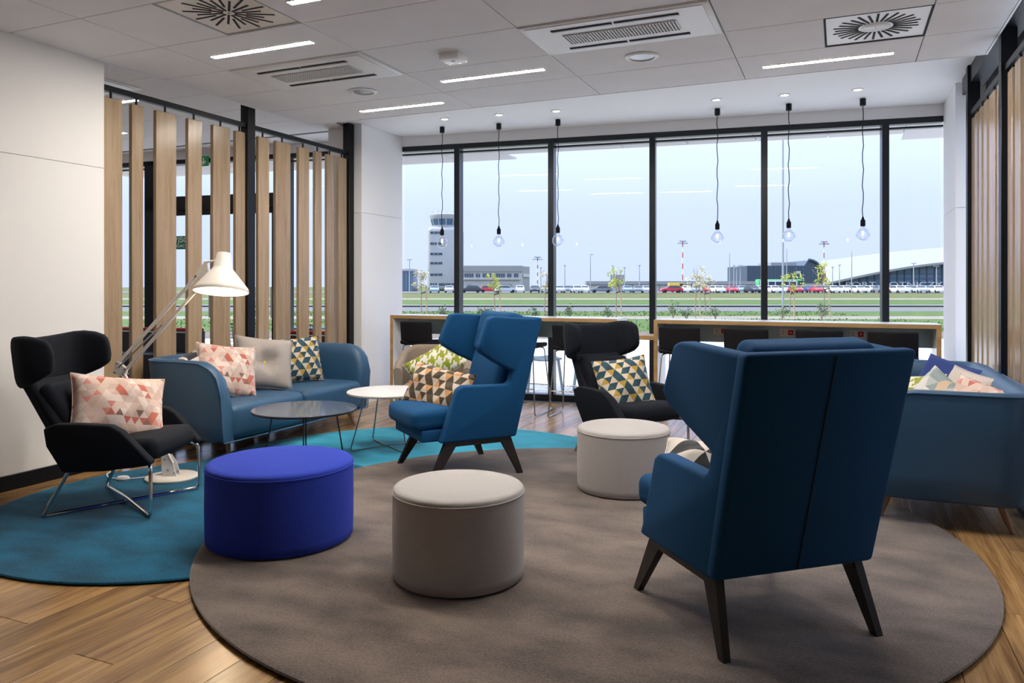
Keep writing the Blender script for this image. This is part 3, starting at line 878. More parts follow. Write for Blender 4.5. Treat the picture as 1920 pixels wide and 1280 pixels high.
for i, (x, lb) in enumerate(((-1.058, 'first'), (-0.455, 'second'), (0.136, 'third'))):
    t = thing('wall_socket', 'white socket plate with red insert under the right counter, ' + lb + ' from the left', 'socket', (x, CY + CD - 0.035, 0.878), 0, 'sockets under the counter')
    obj('plate', B(-0.065, 0.065, -0.008, 0, -0.034, 0.034, 0.002, 1), 'white_metal', t)
    obj('red_insert', B(0.008, 0.054, -0.011, -0.007, -0.023, 0.023), 'socket_red', t)
    bm = bmesh.new()
    for a in (PI / 4, -PI / 4):
        b2 = B(-0.013, 0.013, -0.0135, -0.0105, -0.002, 0.002)
        xform(b2, Matrix.Translation((0.031, 0, 0)) @ Matrix.Rotation(a, 4, 'Y'))
        me = bpy.data.meshes.new('x'); b2.to_mesh(me); b2.free(); bm.from_mesh(me); bpy.data.meshes.remove(me)
    obj('cross_mark', bm, 'sign_white', t)
    for dz in (-0.010, 0.010): obj('port', B(-0.040, -0.028, -0.011, -0.007, dz - 0.003, dz + 0.003), 'socket_dark', t)

def make_stool():
    t = thing('bar_stool', '', 'bar stool', (0, 0, 0), 0, 'charcoal bar stools at the window counters')
    # curved shell back, local +y faces the counter
    def bend(q):
        c = q.copy()
        c.y += -0.32 * c.x * c.x + 0.055 + 0.09 * max(0, -(q.z + 0.02))
        return c
    obj('backrest', xform(rbox(0.385, 0.035, 0.225, 0.035, (0, 0.004, 0), 6, 4, lambda q: Vector((q.x, q.y + 0.9 * q.x * q.x - 0.10 * (q.z), q.z))), Matrix.Translation((0, -0.205, 0.815))), 'stool_shell', t)
    obj('seat', xform(rbox(0.39, 0.40, 0.045, 0.022, (0, 0, 0.006), 6, 3, lambda q: Vector((q.x * (1 - 0.12 * max(0, q.y)), q.y, q.z + 0.25 * q.x * q.x + (0.6 * (q.y + 0.12) ** 2 if q.y < -0.12 else 0)))), Matrix.Translation((0, 0.0, 0.69))), 'stool_shell', t)
    for s in (-1, 1):
        obj('leg_frame', T([(s * 0.12, -0.10, 0.672), (s * 0.165, -0.165, 0.665), (s * 0.215, -0.235, 0.012), (s * 0.215, 0.235, 0.012), (s * 0.165, 0.155, 0.665), (s * 0.12, 0.10, 0.672)], 0.0065, 8, 0.03), 'steel_wire', t)
    for y0, z0 in ((0.208, 0.27), (-0.208, 0.27)):
        obj('footrest', T([(-0.198, y0, z0), (0.198, y0, z0)], 0.006, 8), 'steel_wire', t)
    return t
stool0 = make_stool()
sx = [(-4.20, 'bar stool at the left counter beside the white pillar'), (-3.02, 'bar stool at the left counter mostly hidden by the middle blue wing chair'), (-2.445, 'bar stool at the left counter behind the black winged armchair'), (-1.375, 'bar stool at the left end of the right counter'), (-0.78, 'second bar stool from the left at the right counter'), (-0.175, 'third bar stool from the left at the right counter'), (0.405, 'bar stool at the right end of the right counter by the sofa')]
for i, (x, lb) in enumerate(sx):
    lb = 'charcoal ' + lb
    if i == 0:
        stool0.location = (x, 7.24, 0); stool0['label'] = lb
    else: dup(stool0, (x, 7.24 + (0.02 if i % 2 else 0), 0), 0.03 * (i % 3 - 1), lb)

# ------------------------------------------------------------------ seating
def make_wing(label, loc, rotz):
    t = thing('wing_chair', label, 'armchair', loc, rotz, 'blue wing chairs')
    F = 'blue_fabric'
    side = [(-0.27, 0.255), (-0.345, 0.55), (-0.475, 1.062), (-0.115, 1.085), (-0.075, 1.07), (0.0, 0.885), (-0.015, 0.845), (-0.125, 0.775), (-0.275, 0.705), (-0.255, 0.635), (-0.225, 0.615), (0.095, 0.625), (0.135, 0.60), (0.235, 0.31), (0.26, 0.255)]
    for s in (-1, 1):
        def flare(c, s=s):
            k = max(0, min(1, (c.z - 0.70) / 0.2))
            return Vector((c.x + s * 0.10 * k * max(0, c.y + 0.42), c.y, c.z))
        obj('side_panel', prism(side, s * 0.265, s * 0.345, 'x', 0.020, 3, flare), F, t)
    obj('back_panel', prism([(-0.30, 0.256), (-0.506, 1.068), (-0.44, 1.072), (-0.235, 0.256)], -0.345, 0.345, 'x', 0.020, 3, lambda c: Vector((c.x * (1 + 0.012 * max(0, min(1, (c.z - 0.7) / 0.2))), c.y, c.z))), F, t)
    obj('back_seam', T([(0.0, -0.3052, 0.27), (0.0, -0.5045, 1.055)], 0.0022, 5), 'dark_vinyl', t)
    obj('base', B(-0.275, 0.275, -0.25, 0.365, 0.258, 0.335, 0.012, 3), F, t)
    obj('seat_cushion', xform(rbox(0.525, 0.69, 0.135, 0.045, (0, 0.012, 0.018), 6, 4, lambda q: Vector((q.x * (1 + 0.06 * max(0, min(1, (q.y - 0.16) / 0.1))), q.y, q.z))), Matrix.Translation((0, 0.078, 0.40))), F, t)
    lean = math.atan(0.206 / 0.80)
    obj('back_cushion', xform(rbox(0.52, 0.12, 0.44, 0.05, (0, 0.02, 0), 6, 4), Matrix.Translation((0, -0.255, 0.63)) @ Matrix.Rotation(lean, 4, 'X')), F, t)
    hc = obj('head_cushion', xform(rbox(0.53, 0.125, 0.31, 0.04, (0, 0.015, 0), 6, 4), Matrix.Translation((0, -0.325, 0.945)) @ Matrix.Rotation(lean, 4, 'X')), F, t)
    obj('seam', xform(T([(-0.25, 0.070, 0), (0.25, 0.070, 0)], 0.0025, 5), Matrix.Translation((0, -0.325, 0.945)) @ Matrix.Rotation(lean, 4, 'X')), F, hc)
    for s in (-1, 1):
        obj('frame_rail', B(s * 0.30 - 0.02, s * 0.30 + 0.02, -0.27, 0.20, 0.222, 0.2575, 0.004, 1), 'leg_dark', t)
        b = bmesh.new(); hull(b, (s * 0.30, 0.165, 0.2565), 0.036, 0.095, (s * 0.318, 0.315, 0.0), 0.028, 0.036)
        obj('leg', b, 'leg_dark', t)
        b = bmesh.new(); hull(b, (s * 0.30, -0.225, 0.2565), 0.036, 0.085, (s * 0.325, -0.335, 0.0), 0.028, 0.036)
        obj('leg', b, 'leg_dark', t)
    return t
wc = make_wing('blue fabric wing chair in the middle with a brown patterned cushion', (-2.495, 4.76, ZR), faced(-0.377, -0.455))
# keep it level where its far legs stand on the lower rug
wf = make_wing('large blue fabric wing chair in the foreground seen from behind', (-0.343, 3.141, ZR), faced(-0.415, 0.474))

def make_winged_lounge(label, loc, rotz):
    t = thing('lounge_chair', label, 'armchair', loc, rotz, 'black winged lounge chairs')
    F = 'charcoal_fabric'
    side = [(-0.19, 0.25), (0.05, 0.262), (0.30, 0.295), (0.315, 0.315), (0.15, 0.49), (0.09, 0.522), (-0.10, 0.53), (-0.22, 0.528), (-0.285, 0.50), (-0.275, 0.40), (-0.235, 0.33)]
    for s in (-1, 1):
        def fl(c, s=s): return Vector((c.x + s * 0.10 * max(0, c.z - 0.28), c.y, c.z))
        obj('arm', prism(side, s * 0.262, s * 0.325, 'x', 0.026, 4, fl), F, t)
    def tap(c): return Vector((c.x * (1 - 0.16 * max(0, (c.z - 0.45)) / 0.3), c.y, c.z))
    obj('backrest', prism([(-0.185, 0.252), (-0.33, 0.48), (-0.505, 0.735), (-0.425, 0.755), (-0.275, 0.56), (-0.11, 0.33)], -0.27, 0.27, 'x', 0.03, 4, tap), F, t)
    obj('seat', xform(rbox(0.52, 0.50, 0.125, 0.05, (0, 0.01, 0.022), 6, 4), Matrix.Translation((0, 0.055, 0.348)) @ Matrix.Rotation(math.radians(5), 4, 'X')), F, t)
    obj('back_cushion', xform(rbox(0.46, 0.09, 0.42, 0.04, (0, 0.015, 0), 6, 4), Matrix.Translation((0, -0.268, 0.545)) @ Matrix.Rotation(math.radians(32), 4, 'X')), F, t)
    # headrest wraps round in plan
    path = []
    ctrl = [(-0.285, -0.275), (-0.290, -0.335), (-0.284, -0.395), (-0.256, -0.45), (-0.205, -0.487), (-0.13, -0.510), (0, -0.522)]
    ctrl = ctrl + [(-x, y) for x, y in ctrl[-2::-1]]
    rings = []
    n = len(ctrl)
    for i, (x, y) in enumerate(ctrl):
        a = Vector(ctrl[max(0, i - 1)]); b = Vector(ctrl[min(n - 1, i + 1)])
        tg = (b - a).normalized(); nm = Vector((-tg.y, tg.x))
        e = min(i, n - 1 - i)
        thick = [0.028, 0.040, 0.044, 0.045, 0.045, 0.046, 0.046][e]
        z0 = [0.80, 0.765, 0.74, 0.72, 0.705, 0.70, 0.70][e]
        z1 = [0.985, 1.005, 1.012, 1.008, 0.998, 0.99, 0.985][e]
        zc, hz = (z0 + z1) / 2, (z1 - z0) / 2
        ring = []
        for k in range(20):
            an = 2 * PI * k / 20
            ca, sa = math.cos(an), math.sin(an)
            px = math.copysign(abs(ca) ** 0.55, ca) * thick
            pz = math.copysign(abs(sa) ** 0.45, sa) * hz
            lean = -0.28 * (zc + pz - 0.75)
            ring.append((x + nm.x * px, y + nm.y * px + lean * 0.5, zc + pz))
        rings.append(ring)
    # round the tips
    def tip(r, c, f): return [(c[0] + (p[0] - c[0]) * f, c[1] + (p[1] - c[1]) * f, c[2] + (p[2] - c[2]) * f) for p in r]
    for end in (0, -1):
        r = rings[end]; r2 = rings[1 if end == 0 else -2]
        c = Vector([sum(p[i] for p in r) / len(r) for i in range(3)]); c2 = Vector([sum(p[i] for p in r2) / len(r2) for i in range(3)])
        d = (c - c2).normalized()
        extra = []
        for f, o in ((0.82, 0.016), (0.5, 0.028), (0.15, 0.033)):
            extra.append([(c.x + (p[0] - c.x) * f + d.x * o, c.y + (p[1] - c.y) * f + d.y * o, c.z + (p[2] - c.z) * f) for p in r])
        if end == 0: rings = extra[::-1] + rings
        else: rings = rings + extra
    h = obj('headrest', loft(rings), F, t, smooth=60)
    obj('seam', T([(0.155, -0.456, 0.71), (0.155, -0.488, 0.98)], 0.003, 5), F, h)
    for s, z in ((1, 0.009), (-1, 0.0265)):
        obj('sled_frame', T([(s * 0.235, -0.10, 0.285), (s * 0.27, -0.175, 0.262), (s * 0.318, -0.305, 0.009 if z < .02 else 0.012), (s * 0.30, -0.29, 0.009) if z < .02 else (s * 0.30, -0.285, 0.010), (0, 0, z), (-s * 0.31, 0.305, 0.009), (-s * 0.298, 0.300, 0.285), (-s * 0.25, 0.26, 0.315)], 0.0105, 8, 0.035), 'chrome', t)
    return t
make_winged_lounge('black winged lounge chair on chrome sled base by the white wall', (-3.922, 3.232, ZT), faced(0.93, 0.37))
make_winged_lounge('black winged lounge chair near the counters with a teal patterned cushion', (-1.473, 5.683, ZT - 0.006), faced(0.804, -0.595))

def make_sofa(label, loc, rotz, tagname):
    W, D = 1.86, 0.80
    t = thing('sofa', label, 'sofa', loc, rotz, 'blue two seat sofas')
    # plan path of the outer shell: left arm front -> back -> right arm front
    hw, yb, yf, rc = W / 2, -D / 2, D / 2 - 0.02, 0.16
    pts = [(-hw + 0.02, yf), (-hw, yf - 0.15), (-hw, yf - 0.30)]
    for k in range(7): a = PI + (PI / 2) * k / 6; pts.append((-hw + rc + rc * math.cos(a), yb + rc + rc * math.sin(a)))
    for k in range(1, 6): pts.append((-hw + rc + (2 * hw - 2 * rc) * k / 6, yb))
    for k in range(7): a = 1.5 * PI + (PI / 2) * k / 6; pts.append((hw - rc + rc * math.cos(a), yb + rc + rc * math.sin(a)))
    pts += [(hw, yf - 0.30), (hw, yf - 0.15), (hw - 0.02, yf)]
    # refine arms near the front so the drop is round
    def dense(p):
        out = []
        for a, b in zip(p, p[1:]):
            L = math.hypot(b[0] - a[0], b[1] - a[1]); n = max(1, int(L / 0.035))
            for k in range(n): out.append((a[0] + (b[0] - a[0]) * k / n, a[1] + (b[1] - a[1]) * k / n))
        return out + [p[-1]]
    pts = dense(pts)
    n = len(pts)
    rings, pipe = [], []
    for i, (x, y) in enumerate(pts):
        a = Vector(pts[max(0, i - 1)]); b = Vector(pts[min(n - 1, i + 1)])
        tg = (b - a).normalized(); out = Vector((tg.y, -tg.x))   # outward
        tf = yf - y
        R = 0.24
        ztop = 0.745
        if tf < R: ztop = 0.745 - R + math.sqrt(max(0, R * R - (R - tf) ** 2))
        zb = 0.155
        sec = []
        fl = 0.035
        def O(o, z): return (x + out.x * o, y + out.y * o, z)
        hgt = ztop - zb
        sec += [O(-0.035, zb), O(-0.012, zb + 0.02 * 1), O(0.0, zb + 0.25 * hgt), O(fl * 0.5, zb + 0.6 * hgt), O(fl, ztop - 0.02), O(fl - 0.004, ztop), O(fl - 0.03, ztop + 0.010), O(fl - 0.075, ztop + 0.006), O(fl - 0.105, ztop - 0.02), O(fl - 0.125, ztop - 0.08), O(-0.105, zb + 0.55 * hgt), O(-0.115, zb + 0.3 * hgt), O(-0.115, zb)]
        rings.append(sec)
        pipe.append(O(fl + 0.001, ztop - 0.004))
    obj('shell', loft(rings), 'sofa_fabric', t, smooth=60)
    x0, x1 = pts[0][0], pts[-1][0]
    p = [(x0 - 0.0, yf + 0.002, 0.16), (x0 - 0.015, yf + 0.003, 0.28)] + pipe + [(x1 + 0.015, yf + 0.003, 0.28), (x1, yf + 0.002, 0.16)]
    obj('piping', T(p, 0.0055, 6, 0), 'sofa_piping', t)
    obj('piping', T([(x0, yf + 0.003, 0.158), (x0 * 0.5, yf + 0.012, 0.156), (0, yf + 0.014, 0.156), (x1 * 0.5, yf + 0.012, 0.156), (x1, yf + 0.003, 0.158)], 0.0055, 6, 0), 'sofa_piping', t)
    obj('underframe', B(-hw + 0.10, hw - 0.10, yb + 0.08, yf - 0.02, 0.150, 0.20, 0.01, 2), 'dark_vinyl', t)
    iw = (hw - 0.105)
    for s in (-1, 1):
        obj('seat_cushion', xform(rbox(iw - 0.002, 0.665, 0.262, 0.055, (0, 0.012, 0.012), 6, 5), Matrix.Translation((s * iw / 2, yf - 0.665 / 2 + 0.003, 0.292))), 'sofa_fabric', t)
    for sx_, sy_ in ((-1, 1), (1, 1), (-1, -1), (1, -1)):
        a = (sx_ * (hw - 0.18), sy_ * (D / 2 - 0.14), 0.165); b = (sx_ * (hw - 0.13), sy_ * (D / 2 - 0.08), 0.0)
        pt = [Vector(a).lerp(Vector(b), f) for f in (0, 0.5, 1)]
        obj('leg', T([tuple(q) for q in pt], [0.021, 0.017, 0.012], 14), 'leg_oak', t)
    return t
make_sofa('blue two seat sofa with piping in front of the left slat screen', (-4.505, 5.13, 0.001), faced(1, 0), 'l')
make_sofa('blue two seat sofa at the right edge, partly behind the foreground wing chair', (0.515, 5.51, 0.001), faced(-1, 0), 'r')

def make_tub(label, loc, rotz):
    t = thing('tub_chair', label, 'armchair', loc, rotz)
    F = 'beige_felt'
    pts = [(-0.33, 0.26), (-0.335, 0.12), (-0.335, -0.02)]
    for k in range(7): a = PI + (PI / 2) * k / 6; pts.append((-0.335 + 0.2 + 0.2 * math.cos(a), -0.31 + 0.2 + 0.2 * math.sin(a)))
    pts += [(0, -0.31)]
    pts = pts + [(-x, y) for x, y in pts[-2::-1]]
    n = len(pts); rings = []
    for i, (x, y) in enumerate(pts):
        a = Vector(pts[max(0, i - 1)]); b = Vector(pts[min(n - 1, i + 1)])
        tg = (b - a).normalized(); out = Vector((tg.y, -tg.x))
        tf = 0.26 - y
        zt = 0.615 - (0.05 * max(0, 1 - tf / 0.08) ** 2) + 0.12 * max(0, min(1, (tf - 0.25) / 0.3))
        rings.append([(x + out.x * o, y + out.y * o, z) for o, z in ((-0.03, 0.22), (0, 0.25), (0.01, 0.4), (0.02, zt - 0.02), (0.012, zt), (-0.015, zt + 0.008), (-0.045, zt), (-0.055, zt - 0.03), (-0.055, 0.4), (-0.055, 0.22))])
    obj('shell', loft(rings), F, t, smooth=60)
    obj('seat', xform(rbox(0.555, 0.56, 0.17, 0.04, (0, 0.01, 0.015), 5, 4), Matrix.Translation((0, 0.012, 0.335))), F, t)
    for sx_, sy_ in ((-1, 1), (1, 1), (-1, -1), (1, -1)):
        b = bmesh.new(); hull(b, (sx_ * 0.26, sy_ * 0.22, 0.26), 0.045, 0.035, (sx_ * 0.29, sy_ * 0.25, 0), 0.026, 0.024)
        obj('leg', b, 'leg_oak', t)
    return t
make_tub('beige felt tub chair behind the middle blue wing chair', (-3.47, 6.18, 0.001), faced(0.40, -0.92))

def pouf(r, h, mat, label, x, y, z):
    t = thing('pouf', label, 'pouf', (x, y, z), 0, 'round upholstered poufs')
    obj('body', lathe([(0, 0.006), (r - 0.012, 0.006), (r - 0.002, 0.014), (r, 0.05), (r + 0.002, h * 0.5), (r, h - 0.022)], 72), mat, t, smooth=60)
    obj('top', lathe([(r - 0.001, h - 0.024), (r - 0.002, h - 0.010), (r - 0.010, h - 0.002), (r * 0.9, h + 0.004), (r * 0.5, h + 0.009), (0, h + 0.010)], 72, cap=False), mat, t, smooth=60)
    obj('welt', T([(r * math.cos(2 * PI * k / 60) * 1.001, r * math.sin(2 * PI * k / 60) * 1.001, h - 0.023) for k in range(60)], 0.0032, 6, 0, True), mat, t)
    obj('seam', T([(r * 0.0 + (r + 0.0015) * math.cos(2.2), (r + 0.0015) * math.sin(2.2), z_) for z_ in (0.05, h * 0.5, h - 0.03)], 0.0018, 5), mat, t)
    obj('plinth', lathe([(0, 0.0), (r - 0.03, 0.0), (r - 0.03, 0.008), (0, 0.008)], 48), 'dark_void', t)
pouf(0.365, 0.395, 'royal_felt', 'royal blue round pouf in front of the low coffee table', -2.642, 3.093, ZR)
pouf(0.293, 0.40, 'grey_felt', 'grey round pouf at the front centre of the brown rug', -1.569, 3.009, ZR)
pouf(0.293, 0.395, 'grey_felt', 'grey round pouf in front of the right black lounge chair', -1.27, 4.703, ZR)

# ------------------------------------------------------------------ coffee tables
def coffee_table(label, x, y, z, r, h, top, edge, rot, foot, wire):
    t = thing('coffee_table', label, 'table', (x, y, z), rot, 'round coffee tables')
    obj('tabletop', lathe([(0, h - 0.018), (r - 0.003, h - 0.018), (r, h - 0.015), (r, h - 0.004), (r - 0.0006, h - 0.0035)], 72, cap=False), edge, t)
    obj('top_surface', lathe([(r - 0.0006, h - 0.0035), (r - 0.003, h), (0, h)], 72, cap=False), top, t)
    for s, dz in ((1, 0.006), (-1, 0.0175)):
        obj('wire_leg', T([(s * r * 0.42, -r * 0.42, h - 0.0185), (s * foot, -foot, 0.006), (0, 0, dz), (-s * foot, foot, 0.006), (-s * r * 0.42, r * 0.42, h - 0.0185)], 0.0055, 8, 0.03), wire, t)
coffee_table('tall round coffee table with white top beside the middle wing chair', -3.346, 5.202, ZT - 0.006, 0.335, 0.455, 'table_white_top', 'cushion_grey', math.radians(12), 0.232, 'steel_wire')
coffee_table('low round coffee table with dark edge in front of the left sofa', -3.628, 4.507, ZT, 0.378, 0.392, 'table_dark_top', 'table_dark_edge', math.radians(-8), 0.20, 'dark_wire')

# ------------------------------------------------------------------ floor lamp
def site(u, d): return (-math.sin(YAW) * d + math.cos(YAW) * u, math.cos(YAW) * d + math.sin(YAW) * u)
def floor_lamp():
    bx, by = -4.136, 3.762
    t = thing('floor_lamp', 'oversized cream swing arm floor lamp beside the left sofa', 'floor lamp', (bx, by, ZT), YAW)
    # local x runs across the view, z up; all joints in the lamp's own plane
    Cm = 'cream_metal'
    obj('base', lathe([(0, 0), (0.165, 0), (0.168, 0.004), (0.168, 0.012), (0.160, 0.017), (0, 0.019)], 56), Cm, t)
    bm = bmesh.new()
    for y0 in (-0.03, 0.024):
        b = prism([(-0.055, 0.017), (0.045, 0.017), (0.020, 0.10), (-0.015, 0.155), (-0.06, 0.15)], y0, y0 + 0.006, 'y')
        me = bpy.data.meshes.new('x'); b.to_mesh(me); b.free(); bm.from_mesh(me); bpy.data.meshes.remove(me)
    k = obj('base_bracket', bm, 'white_metal', t)
    for px, pz in ((0.028, 0.04), (-0.035, 0.13), (-0.015, 0.06)): obj('bolt', T([(px, -0.036, pz), (px, 0.036, pz)], 0.006, 8), 'grey_metal', k)
    def bar(a, b, wd=0.016):
        bm = bmesh.new()
        a, b = Vector(a), Vector(b)
        d = (b - a); L = d.length
        b2 = B(0, L, -wd / 2, wd / 2, -wd / 2, wd / 2, 0.002, 1)
        ang = math.atan2(d.z, math.hypot(d.x, d.y)); az = math.atan2(d.y, d.x)
        return xform(b2, Matrix.Translation(a) @ Matrix.Rotation(az, 4, 'Z') @ Matrix.Rotation(-ang, 4, 'Y'))
    for y0, oa, ob in ((-0.02, (0.012, 0.10), (0.012, 0)), (0.02, (-0.045, 0.13), (-0.05, 0.02))):
        obj('lower_arm', bar((oa[0], y0, oa[1]), (-0.325 + ob[0], y0, 0.70 + ob[1]), 0.020), Cm, t)
    e = obj('elbow_bracket', prism([(-0.395, 0.70), (-0.315, 0.685), (-0.295, 0.735), (-0.365, 0.79), (-0.385, 0.76)], -0.012, 0.012, 'y', 0.003, 1), Cm, t)
    for px, pz in ((-0.375, 0.715), (-0.315, 0.70), (-0.36, 0.775), (-0.305, 0.735)): obj('bolt', T([(px, -0.032, pz), (px, 0.032, pz)], 0.007, 8), 'grey_metal', e)
    obj('upper_arm', bar((-0.362, 0, 0.775), (0.200, 0, 1.398), 0.020), Cm, t)
    obj('upper_arm', bar((-0.305, 0, 0.735), (0.235, 0, 1.345), 0.020), Cm, t)
    obj('spring', T([(-0.355, -0.018, 0.745), (-0.06, -0.018, 1.035)], 0.006, 8), 'grey_metal', t)
    hb = obj('head_bracket', prism([(0.145, 1.355), (0.225, 1.465), (0.240, 1.455), (0.252, 1.33), (0.235, 1.325)], -0.008, 0.008, 'y', 0.002, 1), Cm, t)
    for px, pz in ((0.165, 1.36), (0.232, 1.345)): obj('bolt', T([(px, -0.02, pz), (px, 0.02, pz)], 0.008, 8), 'grey_metal', hb)
    obj('shade_stem', T([(0.215, 0, 1.455), (0.32, 0, 1.468)], 0.008, 8), Cm, t)
    sx0 = 0.345
    TILT = Matrix.Translation((sx0, 0, 1.46)) @ Matrix.Rotation(math.radians(-11), 4, 'X') @ Matrix.Translation((-sx0, 0, -1.46))
    sh = obj('shade', xform(lathe([(0.175, 1.252), (0.178, 1.262), (0.172, 1.278), (0.066, 1.408), (0.062, 1.416), (0.046, 1.510), (0.043, 1.517), (0.0, 1.519)], 48, cap=False, centre=(sx0, 0)), TILT), Cm, t, smooth=50)
    sm = sh.modifiers.new('wall', 'SOLIDIFY'); sm.thickness = 0.002; sm.offset = -1
    obj('rim', xform(T([(sx0 + 0.1765 * math.cos(2 * PI * k / 48), 0.1765 * math.sin(2 * PI * k / 48), 1.254) for k in range(48)], 0.004, 6, 0, True), TILT), Cm, sh)
    obj('bulb', xform(lathe([(0, 1.285), (0.022, 1.295), (0.032, 1.32), (0.026, 1.35), (0.014, 1.38), (0.014, 1.41)], 20), TILT @ Matrix.Translation((sx0, 0, 0))), 'lamp_bulb', t)
    obj('cable', T([(-0.02, 0.03, 0.12), (0.02, 0.035, 0.04), (-0.10, 0.02, 0.022), (-0.19, -0.02, 0.006), (-0.30, -0.06, 0.006), (-0.42, -0.02, 0.006), (-0.50, 0.10, 0.006), (-0.46, 0.26, 0.006)], 0.004, 6, 0.05), 'white_metal', t)
    obj('foot_switch', xform(lathe([(0, 0.0), (0.030, 0.0), (0.034, 0.012), (0.026, 0.026), (0, 0.030)], 20), Matrix.Translation((-0.30, -0.06, 0.0)) @ Matrix.Scale(1.3, 4, (1, 0, 0))), 'white_metal', t)
floor_lamp()

# ------------------------------------------------------------------ cushions
def cushion(label, mat, loc, face, lean=0, roll=0, wd=0.45, ht=0.45, th=0.15, button=False, seed=0, cat_group='loose cushions'):
    rnd = random.Random(seed)
    ph = [rnd.uniform(0, 6) for _ in range(4)]
    N = 18
    bm = bmesh.new()
    def P(u, v, s):
        ex, ez = 1 - 0.075 * (1 - v * v), 1 - 0.075 * (1 - u * u)
        x, z = u * wd / 2 * ex, v * ht / 2 * ez
        k = (max(0, 1 - u * u) * max(0, 1 - v * v)) ** 0.42
        y = s * th / 2 * k
        wr = 0.010 * math.sin(3.1 * u + 2.3 * v + ph[0]) + 0.004 * math.sin(7 * u - 4 * v + ph[1]) + 0.003 * math.sin(9 * v + 5 * u + ph[2])
        y += wr * k * 1.3 * s
        if button:
            rr = math.hypot(x, z) / (wd / 2)
            y *= 1 - 0.88 * math.exp(-(rr / 0.30) ** 2)
            an = math.atan2(z, x)
            y -= s * 0.022 * abs(math.cos(2 * an + 0.785)) ** 8 * math.exp(-(rr / 0.75) ** 2) * k
        return (x, y, z)
    for s in (-1, 1):
        g = [[bm.verts.new(P(-1 + 2 * i / N, -1 + 2 * j / N, s)) for j in range(N + 1)] for i in range(N + 1)]
        for i in range(N):
            for j in range(N): bm.faces.new((g[i][j], g[i + 1][j], g[i + 1][j + 1], g[i][j + 1]))
    R = Matrix.Rotation(faced(*face), 4, 'Z') @ Matrix.Rotation(math.radians(lean), 4, 'X') @ Matrix.Rotation(math.radians(roll), 4, 'Y')
    me = mesh_from(bm, 'throw_cushion', mat, 0)
    me.polygons.foreach_set('use_smooth', [True] * len(me.polygons))
    t = thing('throw_cushion', label, 'cushion', loc, 0, cat_group)
    t.rotation_euler = R.to_euler()
    link('cover', me, t)
    pts = []
    for i in range(N): pts.append(P(-1 + 2 * i / N, -1, 0))
    for i in range(N): pts.append(P(1, -1 + 2 * i / N, 0))
    for i in range(N): pts.append(P(1 - 2 * i / N, 1, 0))
    for i in range(N): pts.append(P(-1, 1 - 2 * i / N, 0))
    obj('seam', T(pts, 0.003, 5, 0, True), mat, t)
    if button:
        obj('button', xform(rbox(0.026, 0.012, 0.026, 0.006, (0, 0, 0), 2, 3), Matrix.Translation((0, th / 2 * 0.12 + 0.004, 0))), 'yellow_button', t)
    return t
cushion('pink triangle patterned cushion on the black lounge chair by the white wall', 'cushion_pink', (-3.945, 3.195, 0.58), (0.80, -0.30), 28, -10, 0.53, 0.42, 0.21, seed=1)
cushion('black and white cushion half hidden at the near end of the left sofa', 'cushion_black_white', (-4.62, 4.47, 0.60), (0.93, 0.10), 24, 14, 0.42, 0.42, 0.14, seed=2)
cushion('pink triangle patterned cushion on the left sofa', 'cushion_pink', (-4.49, 4.62, 0.635), (0.88, -0.46), 24, -9, 0.48, 0.44, 0.19, seed=3)
cushion('plain grey cushion with a yellow button on the left sofa', 'cushion_grey', (-4.53, 5.09, 0.65), (0.86, -0.50), 20, -8, 0.50, 0.46, 0.21, True, seed=4)
cushion('teal and gold geometric cushion at the far end of the left sofa', 'cushion_teal_geometric', (-4.57, 5.54, 0.635), (0.84, -0.54), 18, 2, 0.50, 0.42, 0.16, seed=5)
cushion('brown and cream geometric cushion on the middle blue wing chair', 'cushion_brown_geometric', (-2.595, 4.66, 0.59), (-0.22, -0.85), 24, -6, 0.61, 0.31, 0.14, seed=6)
cushion('teal and gold geometric cushion on the right black lounge chair', 'cushion_teal_geometric', (-1.515, 5.625, 0.565), (0.50, -0.86), 26, 7, 0.43, 0.42, 0.15, seed=7)
cushion('black and white cushion on the foreground blue wing chair', 'cushion_black_white', (-0.515, 3.23, 0.55), (0.05, -1.0), 60, -6, 0.40, 0.30, 0.15, seed=8)
cushion('olive houndstooth cushion tilted on the beige tub chair', 'cushion_green_houndstooth', (-3.40, 6.08, 0.60), (0.42, -0.90), 25, 32, 0.54, 0.30, 0.14, seed=9)
cushion('royal blue cushion on the right sofa', 'cushion_blue', (0.66, 5.95, 0.60), (-0.65, -0.75), 28, -12, 0.48, 0.42, 0.15, seed=10)
cushion('olive houndstooth cushion on the right sofa beside the foreground chair', 'cushion_green_houndstooth', (0.40, 5.60, 0.56), (-0.55, -0.8), 35, 8, 0.44, 0.38, 0.14, seed=11)
cushion('grey and white geometric cushion on the right sofa', 'cushion_grey_geometric', (0.52, 5.20, 0.575), (-0.6, -0.78), 30, -30, 0.42, 0.40, 0.15, seed=12)
cushion('plain beige cushion on the right sofa between blue and pink ones', 'cushion_beige', (0.715, 5.52, 0.595), (-0.8, -0.55), 26, -8, 0.42, 0.38, 0.14, seed=13)
cushion('pink triangle patterned cushion on the right sofa', 'cushion_pink', (0.725, 5.02, 0.575), (-0.62, -0.75), 28, -14, 0.46, 0.38, 0.15, seed=14)

